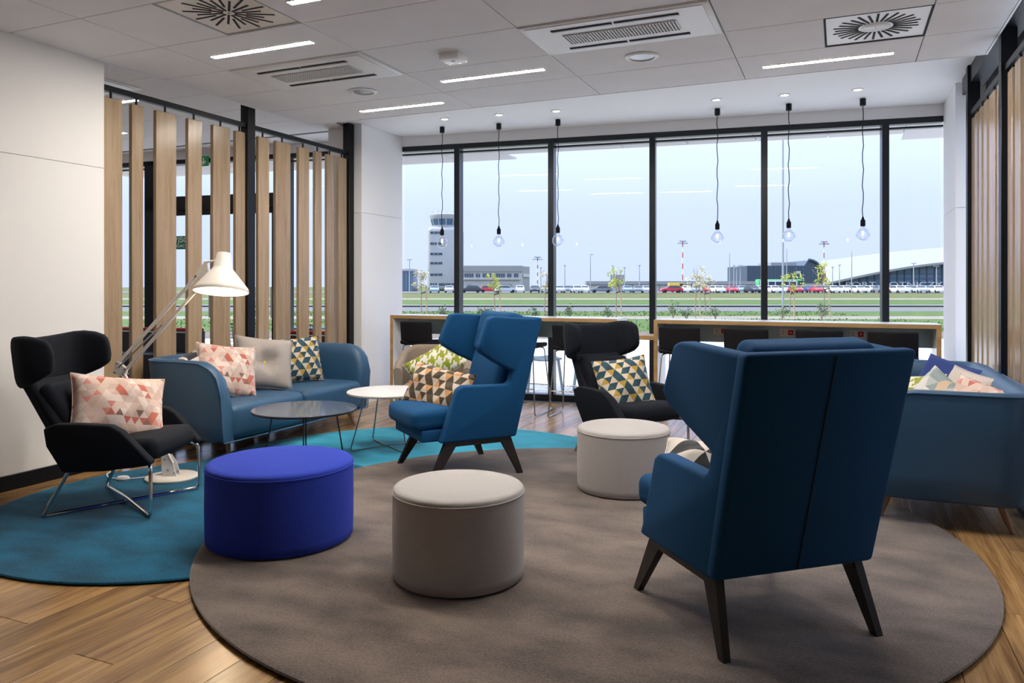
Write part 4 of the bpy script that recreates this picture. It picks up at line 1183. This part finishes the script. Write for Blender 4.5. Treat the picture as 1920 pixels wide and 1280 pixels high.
# ------------------------------------------------------------------ passage behind the slats
def bench(x0, x1, label):
    t = thing('banquette', label, 'bench', (x0, winy((x0 + x1) / 2) - 0.42, 0), WANG)
    w = x1 - x0
    obj('backrest', B(0, w, 0.22, 0.32, 0.0, 0.72, 0.01, 2), 'dark_vinyl', t)
    obj('seat', B(0, w, -0.25, 0.219, 0.12, 0.45, 0.02, 2), 'dark_vinyl', t)
    obj('top_roll', T([(0, 0.27, 0.735), (w, 0.27, 0.735)], 0.022, 10), 'red_vinyl', t)
    obj('trim', B(0, w, 0.213, 0.2195, 0.695, 0.708), 'white_metal', t)
bench(-9.55, -7.62, 'dark bench with red top roll in the passage left of the lamp')
bench(-6.42, -5.42, 'dark bench with red top roll in the passage by the pillar')
t = thing('exit_sign', 'green sign with a white down arrow above the passage door', 'sign', (-7.635, winy(-7.635) - 0.05, 2.94), WANG)
obj('plate', B(-0.075, 0.075, -0.006, 0.006, -0.065, 0.065), 'sign_green', t)
obj('arrow', prism([(-0.008, 0.045), (0.008, 0.045), (0.008, -0.012), (0.034, 0.012), (0.034, -0.010), (0, -0.045), (-0.034, -0.010), (-0.034, 0.012), (-0.008, -0.012)], -0.009, -0.0065, 'y'), 'sign_white', t)
t = thing('exit_notice', 'teal notice with white lettering on the glass door', 'sign', (-8.045, winy(-8.045) - 0.005, 1.885), WANG)
obj('plate', B(-0.22, 0.22, -0.003, 0.003, -0.088, 0.088), 'sign_teal', t)
for body, size, dz in (('WYJŚCIE', 0.094, 0.034), ('EWAKUACYJNE', 0.054, -0.045)):
    obj('lettering', xform(text_bm(body, size, 0.001), Matrix.Translation((0, -0.005, dz)) @ Matrix.Rotation(PI / 2, 4, 'X')), 'sign_white', t, smooth=0)

# ------------------------------------------------------------------ outside: ground, laid along the road
GZ = -0.05
def strip(name, d0, d1, z, mat, label, u0=-400, u1=400):
    o = struct(name, B(u0, u1, d0, d1, z - 0.03, z), mat, None, label)
    o.rotation_euler = (0, 0, YAW)
    return o
strip('ground_grass', -60, 900, GZ - 0.02, 'grass', 'wide grass field outside towards the car park')
def terrace():
    bm = prism([(-40, winy(-40) + 0.13), (14, winy(14) + 0.13), (14 - 4, 27), (-40, 22)], GZ - 0.03, GZ, 'z')
    struct('ground_paving', bm, 'paving_blocks', None, 'pale block paving outside the window front')
    struct('ground_paving_side', B(1.26, 12, -6, 8.7, GZ - 0.035, GZ - 0.005), 'paving_blocks', None, 'pale block paving outside the right side windows')
terrace()
strip('ground_soil', 19.5, 22.5, GZ + 0.004, 'soil', 'bare soil border beyond the paving', -60, 60)
strip('ground_lawn', 22.5, 31.0, GZ + 0.006, 'grass_bright', 'bright green lawn strip beyond the soil', -90, 90)
strip('footpath_near', 31.0, 34.0, GZ + 0.004, 'path_pale', 'pale footpath beyond the lawn', -120, 120)
strip('verge_near', 34.0, 40.5, GZ + 0.006, 'grass_bright', 'green verge before the road', -150, 150)
strip('road', 40.5, 49.0, GZ + 0.004, 'asphalt', 'grey road across the view')
strip('kerb_far', 49.0, 50.5, GZ + 0.10, 'kerb', 'dark kerb on the far side of the road')
strip('verge_far', 50.5, 74.0, GZ + 0.03, 'grass_bright', 'green verge beyond the road')
strip('footpath_far', 74.0, 82.0, GZ + 0.03, 'path_pale', 'pale footpath far across the grass')
strip('car_park', 143.0, 185.0, GZ + 0.03, 'asphalt', 'grey car park ground in the distance')
def lawn_tufts():
    rnd = random.Random(3)
    bm = bmesh.new()
    for _ in range(5200):
        u = rnd.uniform(-14, 16)
        d = rnd.choice((rnd.uniform(22.6, 30.9), rnd.uniform(34.1, 40.3)))
        h = rnd.uniform(0.03, 0.085); wd = rnd.uniform(0.02, 0.05)
        a = rnd.uniform(0, PI)
        x, y = site(u, d)
        ca, sa = math.cos(a) * wd, math.sin(a) * wd
        lx, ly = rnd.uniform(-.05, .05), rnd.uniform(-.05, .05)
        bm.faces.new([bm.verts.new(p) for p in ((x - ca, y - sa, GZ), (x + ca, y + sa, GZ), (x + lx, y + ly, GZ + h))])
    me = bpy.data.meshes.new('lawn_tufts'); bm.to_mesh(me); bm.free(); me.materials.append(MATS['leaf_green'])
    tag(link('lawn_tufts', me), 'short uneven grass tufts on the lawn strips', 'grass', None, 'stuff')
lawn_tufts()
def at(px, d): return site((px - 960) / 1417 * d, d)
def hz(py, d): return EYE + (536 - py) / 1417 * d

# young staked trees
def sapling(i, u, h, leaf, d=33.0):
    x, y = site(u, d)
    rnd = random.Random(50 + i)
    t = thing('young_tree', 'slim young staked tree beyond the paving, ' + ordinal(i) + ' from the left', 'tree', (x, y, GZ), YAW, 'staked young trees outside the window')
    lean = rnd.uniform(-0.12, 0.12)
    top = h * 0.93
    obj('trunk', T([(0, 0, 0), (lean * 0.3, 0, h * 0.35), (lean, 0.03, h * 0.7), (lean * 1.2, 0, top)], [0.030, 0.026, 0.018, 0.008], 6), 'bark', t)
    sx_ = 0.26 if i % 2 else -0.24
    obj('stake', T([(0.24, 0.05, 0), (0.20, 0.05, h * 0.66)], 0.032, 7), 'stake', t)
    obj('tie', T([(lean * 0.55, 0, h * 0.50), (0.21, 0.05, h * 0.53)], 0.022, 6), 'black_metal', t)
    bm = bmesh.new()
    for c in range(9):
        cx_, cy_, cz = lean + rnd.gauss(0, 0.17), rnd.gauss(0, 0.17), h * (0.66 + 0.34 * rnd.random())
        tube(bm, [(lean * 0.9, 0, h * 0.62), ((lean + cx_) / 2, cy_ / 2, (h * 0.64 + cz) / 2), (cx_, cy_, cz)], 0.006, 4)
    obj('branches', bm, 'bark', t)
    bm = bmesh.new()
    for c in range(12):
        cx_, cy_, cz = lean + rnd.gauss(0, 0.17), rnd.gauss(0, 0.17), h * (0.60 + 0.38 * rnd.random())
        for _ in range(22):
            p = Vector((cx_ + rnd.gauss(0, 0.06), cy_ + rnd.gauss(0, 0.06), cz + rnd.gauss(0, 0.06)))
            a = Vector((rnd.gauss(0, 1), rnd.gauss(0, 1), rnd.gauss(0, 1))).normalized() * 0.045
            b = a.orthogonal().normalized() * 0.03
            bm.faces.new([bm.verts.new(q) for q in (p - a, p + b, p + a, p - b)])
    me = bpy.data.meshes.new('foliage'); bm.to_mesh(me); bm.free(); me.materials.append(MATS[leaf])
    tag(link('foliage', me, t), kind='stuff')
for i, (px, top, lf) in enumerate([(790, 505, 'leaf_pale'), (928, 510, 'leaf_yellow'), (1020, 505, 'leaf_pale'), (1155, 503, 'leaf_yellow'), (1303, 500, 'leaf_pale'), (1323, 512, 'leaf_pale'), (1480, 508, 'leaf_yellow'), (1547, 492, 'leaf_yellow')]):
    sd = 35.5 if i == 5 else 33.0
    sapling(i, (px - 960) / 1417 * sd, hz(top, sd) - GZ, lf, sd)
def shrub(i, px, h, d=30.5):
    x, y = at(px, d)
    rnd = random.Random(90 + i)
    t = thing('shrub', 'small sparse shrub on the lawn outside, ' + ordinal(i) + ' from the left', 'shrub', (x, y, GZ), 0, 'small shrubs outside the window')
    bm = bmesh.new(); bl_ = bmesh.new()
    for c in range(7):
        a = rnd.uniform(0, 2 * PI); r = rnd.uniform(0.05, 0.32)
        tip = Vector((r * math.cos(a), r * math.sin(a), h * rnd.uniform(0.5, 1)))
        tube(bm, [(0, 0, 0), tuple(tip * 0.5 + Vector((0, 0, 0.04))), tuple(tip)], 0.008, 4)
        for _ in range(16):
            p = tip * rnd.uniform(0.5, 1.05) + Vector((rnd.gauss(0, 0.05), rnd.gauss(0, 0.05), rnd.gauss(0, 0.04)))
            q = Vector((rnd.gauss(0, 1), rnd.gauss(0, 1), rnd.gauss(0, 1))).normalized() * 0.05
            s = q.orthogonal().normalized() * 0.022
            bl_.faces.new([bl_.verts.new(k) for k in (p - q, p + s, p + q, p - s)])
    obj('stems', bm, 'bark', t)
    me = bpy.data.meshes.new('foliage'); bl_.to_mesh(me); bl_.free(); me.materials.append(MATS['shrub_green'])
    tag(link('foliage', me, t), kind='stuff')
for i, (px, h) in enumerate([(828, 0.55), (902, 0.5), (921, 0.5), (1003, 0.45), (1070, 0.6), (1140, 0.5), (1262, 0.8), (1288, 0.5), (1342, 0.55), (1466, 0.7), (1540, 0.75)]): shrub(i, px, h)

# lamp posts and masts
def post(i, px, d, top, kind, label):
    x, y = at(px, d)
    H_ = hz(top, d) - GZ
    t = thing('lamp_post', label, 'lamp post', (x, y, GZ), YAW, 'posts and masts outside')
    k = d / 1417
    r = max(0.06, 0.9 * k)
    if kind == 'mast':
        seg = 9
        for s in range(seg):
            obj('mast_section', T([(0, 0, H_ * s / seg), (0, 0, H_ * (s + 1) / seg)], r * 1.1, 8), 'post_red' if s % 2 == 0 else 'post_white', t)
        for dz, w_ in ((0, 5 * k), (-4 * k, 8 * k)):
            bm = bmesh.new(); box(bm, -w_, w_, -0.1, 0.1, H_ + dz - 0.4 * k, H_ + dz + 0.4 * k)
            ar = obj('crossarm', bm, 'post_grey', t)
            for sx_ in (-1, -0.4, 0.4, 1): obj('floodlight', B(sx_ * w_ - 1.2 * k, sx_ * w_ + 1.2 * k, -0.3, 0.3, H_ + dz - 1.2 * k, H_ + dz + 1.0 * k), 'post_grey', ar)
    else:
        obj('pole', T([(0, 0, 0), (0, 0, H_ * 0.6), (0, 0, H_)], [r * 1.2, r, r * 0.7], 8), 'post_grey', t)
        if kind == 'double':
            for s in (-1, 1):
                obj('lamp_head', B(min(0, s * 5 * k), max(0, s * 5 * k), -0.15, 0.15, H_ - 0.2 * k, H_ + 1.0 * k), 'post_grey', t)
        elif kind == 'single':
            obj('lamp_head', B(0, 5.5 * k, -0.12, 0.12, H_ - 0.6 * k, H_ + 0.6 * k), 'post_grey', t)
        elif kind == 'flat':
            obj('lamp_head', B(-2.4 * k, 2.4 * k, -0.2, 0.2, H_ - 0.3 * k, H_ + 1.0 * k), 'post_grey', t)
PL = [(768, 170, 487, 'double', 'twin headed lamp post left of the control tower'), (1008, 190, 482, 'mast', 'red and white mast right of the low pale building'), (1014, 175, 502, 'flat', 'thin lamp post close beside the left mast'), (1059, 170, 498, 'flat', 'lamp post third from left, beside the second window post'), (1107, 146, 477, 'single', 'tall single armed lamp post above the dark van'), (1149, 176, 499, 'flat', 'lamp post left behind the billboard'), (1171, 176, 502, 'flat', 'lamp post right behind the billboard'), (1199, 174, 498, 'flat', 'lamp post left of the middle window post'), (1280, 195, 452, 'mast', 'tall red and white mast above the red car'), (1368, 140, 475, 'plain', 'plain pole between the young trees and the tall lamp post'), (1376, 172, 498, 'flat', 'lamp post, first of the three in a cluster'), (1381, 180, 502, 'flat', 'lamp post, middle of the three in a cluster'), (1388, 172, 498, 'double', 'lamp post, last of the three in a cluster'), (1468, 49, 150, 'plain', 'very tall pale lamp post near the road'), (1475, 215, 466, 'plain', 'thin pole behind the tall pale lamp post'), (1545, 195, 453, 'mast', 'floodlight mast left of the arched terminal'), (1561, 170, 501, 'flat', 'short lamp post at the low end of the arched roof'), (1574, 168, 497, 'flat', 'lamp post just right of the short one at the arched roof'), (1597, 140, 471, 'plain', 'tall pole before the arched terminal'), (1713, 160, 494, 'double', 'twin headed lamp post before the terminal glass'), (1756, 165, 499, 'double', 'twin headed lamp post beside the right pillar')]
for i, p in enumerate(PL): post(i, *p)

# buildings
def root_at(name, px, d, label, cat='building'):
    x, y = at(px, d)
    return thing(name, label, cat, (x, y, GZ), YAW)
def tower():
    d = 215.0; k = d / 1417
    t = root_at('control_tower', 836, d, 'pale blue airport control tower with glazed cab')
    Z = lambda py: hz(py, d) - GZ
    hw = 32 * k
    obj('shaft', rbox_shift(2 * hw, 9.0, Z(427), 1.2), 'render_pale_blue', t)
    for py, n in ((438, 1), (458, 1), (477, 1), (494, 1), (515, 1), (533, 2)):
        for xa, xb in (((-26, -4),) if n == 1 else ((-26, -14), (-10, 24))):
            wdw = obj('window', B(xa * k, xb * k, -4.62, -4.4, Z(py + 1.9), Z(py - 1.9)), 'building_dark', t)
            for q in (0.33, 0.66): obj('window_bar', B((xa + (xb - xa) * q) * k - 0.06, (xa + (xb - xa) * q) * k + 0.06, -4.66, -4.61, Z(py + 1.9), Z(py - 1.9)), 'render_pale_blue', wdw)
    for prof, nm, mt in (([(24 * k, Z(427)), (25 * k, Z(424)), (25 * k, Z(423.5))], 'cab_base', 'render_pale_blue'), ([(25 * k, Z(423.5)), (28 * k, Z(412))], 'cab_glazing', 'building_glass'), ([(28 * k, Z(412)), (31 * k, Z(406)), (31 * k, Z(403.5)), (26 * k, Z(402))], 'cab_roof', 'render_pale_blue')):
        obj(nm, lathe(prof, 16), mt, t)
    for a in range(12):
        an = 2 * PI * a / 12 + 0.1
        obj('cab_post', T([(25.2 * k * math.cos(an), 25.2 * k * math.sin(an), Z(423.5)), (28.2 * k * math.cos(an), 28.2 * k * math.sin(an), Z(412))], 0.12, 5), 'render_white', t)
    for xx, h in ((-24, 396), (-14, 393), (2, 397), (14, 395)): obj('antenna', T([(xx * k, 0, Z(403)), (xx * k, 0, Z(h))], 0.06, 5), 'post_grey', t)
def rbox_shift(sx_, sy_, sz_, r):
    return xform(rbox(sx_, sy_, sz_, r, (0, 0, 0), 2, 3), Matrix.Translation((0, 0, sz_ / 2)))
tower()
def low_building():
    d = 205.0; k = d / 1417
    t = root_at('low_building', 925, d, 'low pale grey building with a row of windows beside the tower')
    Z = lambda py: hz(py, d) - GZ
    X = lambda px: (px - 925) * k
    obj('wall', B(X(869.5), X(980), 0, 16, 0, Z(499)), 'render_pale_blue', t)
    obj('parapet', B(X(869.5), X(980), -0.25, 16, Z(509), Z(498)), 'render_grey', t)
    obj('end_wall', prism([(X(980), 0), (X(994), 6), (X(994), 16), (X(980), 16)], 0, Z(499), 'z'), 'render_grey', t)
    obj('end_window', prism([(X(981), 0.2), (X(993.5), 5.6), (X(993.5), 5.2), (X(981), -0.2)], Z(519), Z(513), 'z'), 'render_white', t)
    for i, px in enumerate((871, 880, 892.5, 905, 918, 930, 939, 951, 964)):
        w_ = obj('window', B(X(px), X(px + 7.5), -0.2, 0.1, Z(519), Z(512.5)), 'building_dark', t)
        obj('pane_bar', B(X(px + 3.5), X(px + 4), -0.26, -0.19, Z(519), Z(512.5)), 'render_pale_blue', w_)
    obj('ledge', B(X(866), X(975), -0.5, 0.0, Z(524), Z(522.5)), 'render_white', t)
    for px in (875, 938, 950): obj('gate', B(X(px), X(px + 10), -0.15, 0.1, 0, Z(532)), 'render_grey', t)
low_building()
t = root_at('glass_block', 762, 190, 'hazy blue glass block at the left edge of the window view')
kk = 190 / 1417
obj('wall', B(-14 * kk, 12 * kk, 0, 10, 0, hz(505, 190) - GZ), 'building_glass', t)
obj('cornice', B(-14.5 * kk, 12.5 * kk, -0.3, 10, hz(508, 190) - GZ, hz(504, 190) - GZ), 'render_pale_blue', t)
for q in range(5): obj('mullion', B((-12 + q * 5.5) * kk, (-11.5 + q * 5.5) * kk, -0.15, 0.1, 0, hz(508, 190) - GZ), 'render_pale_blue', t)
def dark_block():
    d = 225.0; k = d / 1417
    t = root_at('dark_hall', 1485, d, 'dark glazed hall with a rounded end left of the arched terminal')
    Z = lambda py: hz(py, d) - GZ
    X = lambda px: (px - 1485) * k
    obj('base_wall', B(X(1400), X(1546), 0, 20, 0, Z(530)), 'render_white', t)
    poly = [(X(1400), Z(530)), (X(1546), Z(530))]
    for q in range(13):
        a = PI / 2 * q / 12
        poly.append((X(1514) + 31 * k * math.cos(a), Z(530) + (Z(488) - Z(530)) * math.sin(a)))
    poly += [(X(1507), Z(498)), (X(1400), Z(498))]
    obj('dark_wall', prism(poly, -0.4, 20, 'y'), 'building_dark', t)
    obj('roof_block', B(X(1450), X(1498), 2, 14, Z(498), Z(491.5)), 'render_grey', t)
    obj('light_panel', B(X(1491), X(1500), -0.5, -0.39, Z(513), Z(508)), 'render_white', t)
    arc = []
    for q in range(13):
        a = PI / 2 * q / 12
        arc.append((X(1514) + 32 * k * math.cos(a), -0.6, Z(530) + (Z(487) - Z(530)) * math.sin(a)))
    obj('edge_rib', T(arc, 0.45, 6), 'building_dark', t)
    for px in (1452, 1470, 1486, 1504, 1522): obj('mullion', B(X(px) - 0.08, X(px) + 0.08, -0.55, -0.39, Z(530), Z(500)), 'building_glass', t)
dark_block()
def terminal():
    d = 232.0; k = d / 1417
    t = root_at('arched_terminal', 1700, d, 'arched airport terminal with pale roof and blue glass front')
    Z = lambda py: hz(py, d) - GZ
    X = lambda px: (px - 1700) * k
    def roof(px):   # front arc
        f = (px - 1540) / 300
        return 531 - 43 * math.sin(min(1, f) * PI / 2) if f < 1 else 488 + 10 * (f - 1) ** 2
    xs = [1540 + 20 * i for i in range(26)]
    poly = [(X(1546), 0)] + [(X(2040), 0)] + [(X(p), Z(roof(p) + 3)) for p in xs[::-1]]
    obj('glass_front', prism(poly, 0, 1.0, 'y'), 'building_glass', t)
    rings = []
    for p in xs:
        z0 = Z(roof(p) + 4); z1 = Z(roof(p))
        d2 = d + 60
        zb = hz(min(531, 492 - 30 * math.sin(min(1, (p - 1520) / 330) * PI / 2)), d2) - GZ
        xb = X(p) * 1.0 + (p - 960) / 1417 * 60
        rings.append([(X(p), -2.5, z0), (X(p), -2.5, z1), (X(p) * 0.5 + xb * 0.5, 30, (z1 + zb) / 2 + 1.2), (xb, 60, zb), (xb, 60, 0), (X(p), 1.6, 0), (X(p), 1.6, z0 - 0.05)])
    obj('roof', loft(rings), 'roof_haze', t, smooth=60)
    for p in range(1570, 1990, 14): obj('mullion', B(X(p) - 0.12, X(p) + 0.12, -0.25, 0.0, 0, Z(roof(p) + 4)), 'building_dark', t)
    for py in (522, 513, 503): 
        x_l = next(p for p in range(1545, 1900) if roof(p) + 4 < py)
        obj('transom', B(X(x_l), X(2000), -0.2, 0.0, Z(py) - 0.1, Z(py) + 0.1), 'building_dark', t)
    obj('lettering', xform(text_bm('PORT  LOTNICZY', 13.0 * k, 0.15), Matrix.Translation((X(1672), -1.2, Z(533.5))) @ Matrix.Rotation(PI / 2, 4, 'X') @ Matrix.Scale(1.75, 4, (1, 0, 0))), 'render_white', t, smooth=0)
terminal()
def fence():
    d = 188.0; k = d / 1417
    t = root_at('boundary_shed', 1268, d, 'long low grey shed behind the parked cars')
    obj('wall', B((1100 - 1268) * k, (1440 - 1268) * k, 0, 3, 0, hz(533, d) - GZ), 'render_white', t)
    obj('roof', B((1099 - 1268) * k, (1440 - 1268) * k, -0.6, 3.6, hz(533, d) - GZ, hz(527, d) - GZ), 'render_grey', t)
    for q in range(18): obj('pillar', B((1104 + q * 19 - 1268) * k - 0.1, (1104 + q * 19 - 1268) * k + 0.1, -0.3, 0, 0, hz(533, d) - GZ), 'render_grey', t)
fence()
t = root_at('billboard', 1158, 180, 'grey billboard above the long shed', 'billboard')
kk = 180 / 1417
obj('board', B(-13.5 * kk, 13.5 * kk, -0.2, 0.2, hz(531, 180) - GZ, hz(515, 180) - GZ), 'render_grey', t)
for s in (-1, 1): obj('support', T([(s * 9 * kk, 0, 0), (s * 9 * kk, 0, hz(531, 180) - GZ)], 0.15, 6), 'post_grey', t)

# cars
def car_parts(body_mat):
    L, W_, r = 4.3, 1.75, 0.31
    prof = [(-2.15, 0.28), (-2.15, 0.70), (-2.05, 0.88), (-1.85, 0.95), (-1.45, 1.36), (-1.1, 1.45), (0.25, 1.45), (0.55, 1.38), (1.05, 0.98), (1.85, 0.82), (2.12, 0.66), (2.15, 0.28)]
    win = [(-1.68, 0.97), (-1.35, 1.32), (-1.05, 1.385), (0.22, 1.385), (0.48, 1.32), (0.95, 0.98)]
    def nar(c): return Vector((c.x, c.y * (1 - 0.16 * max(0, (c.z - 0.9)) / 0.5), c.z))
    body = mesh_from(prism(prof, -W_ / 2, W_ / 2, 'y', 0.05, 2, nar), 'body', body_mat)
    def nar2(c): return Vector((c.x, c.y * (1 - 0.16 * max(0, (c.z - 0.9)) / 0.5) * 1.012, c.z))
    sw = mesh_from(prism(win, -W_ / 2, W_ / 2, 'y', 0, 1, nar2), 'side_windows', 'car_glass')
    return body, sw
SWM = None
WHEEL = mesh_from(xform(lathe([(0, -0.10), (0.30, -0.10), (0.31, -0.06), (0.31, 0.06), (0.30, 0.10), (0, 0.10)], 14), Matrix.Rotation(PI / 2, 4, 'X')), 'wheel', 'tyre')
WS_F = mesh_from(hull(bmesh.new(), (0.86, 0, 1.0), 0.32, 1.5, (0.50, 0, 1.375), 0.24, 1.28), 'windscreen', 'car_glass')
WS_R = mesh_from(hull(bmesh.new(), (-1.64, 0, 1.0), 0.28, 1.5, (-1.32, 0, 1.36), 0.2, 1.28), 'rear_window', 'car_glass')
LAMP = mesh_from(B(-0.03, 0.03, -0.2, 0.2, -0.07, 0.07), 'headlamp', 'post_white')
bodies = {}
def car(px, colour, turn, label, d=149.0):
    x, y = at(px, d)
    t = thing('car', label, 'car', (x, y, GZ + 0.03), YAW + turn, 'cars parked in the distant row')
    if colour not in bodies: bodies[colour] = car_parts('car_' + colour)
    b, s = bodies[colour]
    link('body', b, t); link('side_windows', s, t); link('windscreen', WS_F, t); link('rear_window', WS_R, t)
    for xx in (-1.35, 1.35):
        for yy in (-0.80, 0.80): link('wheel', WHEEL, t, (xx, yy, 0.31))
    for yy in (-0.6, 0.6): link('headlamp', LAMP, t, (2.08, yy, 0.66))
cars = [(815, 'steel', -1.51), (843, 'silver', -1.57), (883, 'dark', PI), (918, 'red', 0.1), (948, 'silver', 0.2), (975, 'white', -1.57), (1003, 'dark', -1.63), (1024, 'steel', -1.51), (1048, 'silver', -1.42), (1064, 'grey', -1.69), (1081, 'silver', -1.42), (1097, 'white', -1.69), (1127, 'grey', PI), (1176, 'steel', -1.60), (1196, 'grey', -1.69), (1212, 'silver', -1.63), (1259, 'red', PI), (1287, 'white', -1.72), (1306, 'steel', -1.69), (1327, 'red', -1.57), (1345, 'white', -1.42), (1360, 'silver', -1.57), (1371, 'red', -1.57), (1391, 'steel', -1.66), (1411, 'dark', -1.42), (1427, 'white', -1.69), (1450, 'white', -1.48), (1473, 'white', -1.60), (1492, 'red', -1.57), (1513, 'blue', -1.45), (1531, 'red', -1.63), (1546, 'grey', -1.45), (1561, 'white', -1.60), (1586, 'white', -1.63), (1609, 'white', -1.42), (1634, 'white', -1.45), (1652, 'grey', -1.63), (1668, 'dark', -1.57), (1684, 'white', -1.51), (1700, 'white', -1.45), (1724, 'silver', -1.69), (1740, 'steel', -1.63), (1757, 'white', -1.69), (1774, 'red', -1.42)]
cnt = {}
for i, (px, c, tn) in enumerate(cars):
    k = cnt.get(c, 0); cnt[c] = k + 1
    car(px, c, tn, '%s car in the distant parked row, %s %s one from the left' % ({'steel': 'blue grey', 'dark': 'near black', 'silver': 'silver'}.get(c, c), ordinal(k), {'steel': 'blue grey', 'dark': 'near black'}.get(c, c)), 148.0 + (i % 2) * 6.0)
def bus():
    x, y = at(1462, 162)
    t = thing('bus', 'green and white bus before the dark hall', 'bus', (x, y, GZ + 0.03), YAW)
    obj('body', B(-4.9, 4.4, -1.25, 1.25, 0.35, 2.75, 0.18, 2), 'car_green', t)
    obj('white_panel', B(-4.6, 3.2, -1.30, -1.2, 1.25, 2.5, 0.02, 1), 'car_white', t)
    for i in range(5): obj('window', B(-4.3 + i * 1.5, -3.0 + i * 1.5, -1.34, -1.28, 1.45, 2.25), 'car_glass', t)
    obj('windscreen', B(3.5, 4.3, -1.3, -1.22, 1.2, 2.4), 'car_glass', t)
    for xx in (-3.2, 2.9):
        w_ = link('wheel', WHEEL, t, (xx, -1.15, 0.45)); w_.scale = (1.4, 1.4, 1.4)
bus()
x, y = at(1271, 160)
t = thing('van', 'small yellow van behind the red car', 'van', (x, y, GZ + 0.03), YAW)
obj('body', prism([(-2, 0.3), (-2, 2.0), (1.0, 2.0), (1.5, 1.3), (2.1, 1.1), (2.1, 0.3)], -0.85, 0.85, 'y', 0.06, 2), 'car_yellow', t)
obj('window', prism([(0.2, 1.25), (0.2, 1.85), (0.95, 1.85), (1.35, 1.28)], -0.87, 0.87, 'y'), 'car_glass', t)
for xx in (-1.3, 1.3): link('wheel', WHEEL, t, (xx, -0.8, 0.31))

# terrace chairs and tables just outside
def terrace_chair(label, x, y, rotz, mat):
    t = thing('terrace_chair', label, 'chair', (x, y, GZ), rotz, 'metal chairs on the terrace')
    for sx_ in (-1, 1):
        for sy_ in (-1, 1):
            b = bmesh.new(); hull(b, (sx_ * 0.19, sy_ * 0.18, 0.44), 0.05, 0.03, (sx_ * 0.24, sy_ * 0.23, 0), 0.03, 0.025)
            obj('leg', b, mat, t)
    bm = bmesh.new()
    def S(u, v):   # u across, v from seat front to back top
        if v < 0.5:
            f = v / 0.5; return Vector((u * 0.22, 0.22 - 0.42 * f, 0.45 - 0.02 * math.sin(f * PI)))
        f = (v - 0.5) / 0.5
        return Vector((u * (0.22 + 0.03 * f), -0.20 - 0.09 * f + 0.06 * u * u, 0.45 + 0.36 * f))
    for i in range(11):
        tube(bm, [S(-1 + 2 * i / 10, v / 12) for v in range(13)], 0.005, 4)
    for v in range(15):
        tube(bm, [S(-1 + 2 * u / 6, v / 14) for u in range(7)], 0.005, 4)
    obj('mesh_seat', bm, mat, t)
    loop = [S(-1, v / 12) for v in range(13)] + [S(-1 + 2 * u / 6, 1) for u in range(1, 6)] + [S(1, 1 - v / 12) for v in range(13)]
    obj('rim', T([tuple(p) for p in loop], 0.013, 8), mat, t)
terrace_chair('grey metal mesh chair outside, behind the middle bar stools', -2.86, 9.25, faced(-0.5, 0.85), 'terrace_metal')
terrace_chair('grey metal chair outside, just right of the middle blue wing chair', -3.52, 9.0, faced(0.8, 0.6), 'terrace_metal')
terrace_chair('dark mesh chair outside the passage, far left between the slats', -10.0, 8.3, faced(0.6, 0.8), 'terrace_metal_dark')
terrace_chair('dark mesh chair outside the passage door', -8.15, 8.75, faced(-0.6, 0.8), 'terrace_metal_dark')
terrace_chair('dark mesh chair outside the passage right of the door', -6.85, 8.9, faced(0.5, 0.8), 'terrace_metal_dark')
t = thing('terrace_table', 'dark terrace table outside the passage door', 'table', (-7.45, 9.4, GZ))
obj('tabletop', B(-0.38, 0.38, -0.38, 0.38, 0.71, 0.735, 0.005, 1), 'terrace_metal_dark', t)
obj('pedestal', T([(0, 0, 0.02), (0, 0, 0.71)], 0.03, 10), 'terrace_metal_dark', t)
obj('foot', B(-0.25, 0.25, -0.25, 0.25, 0, 0.02), 'terrace_metal_dark', t)
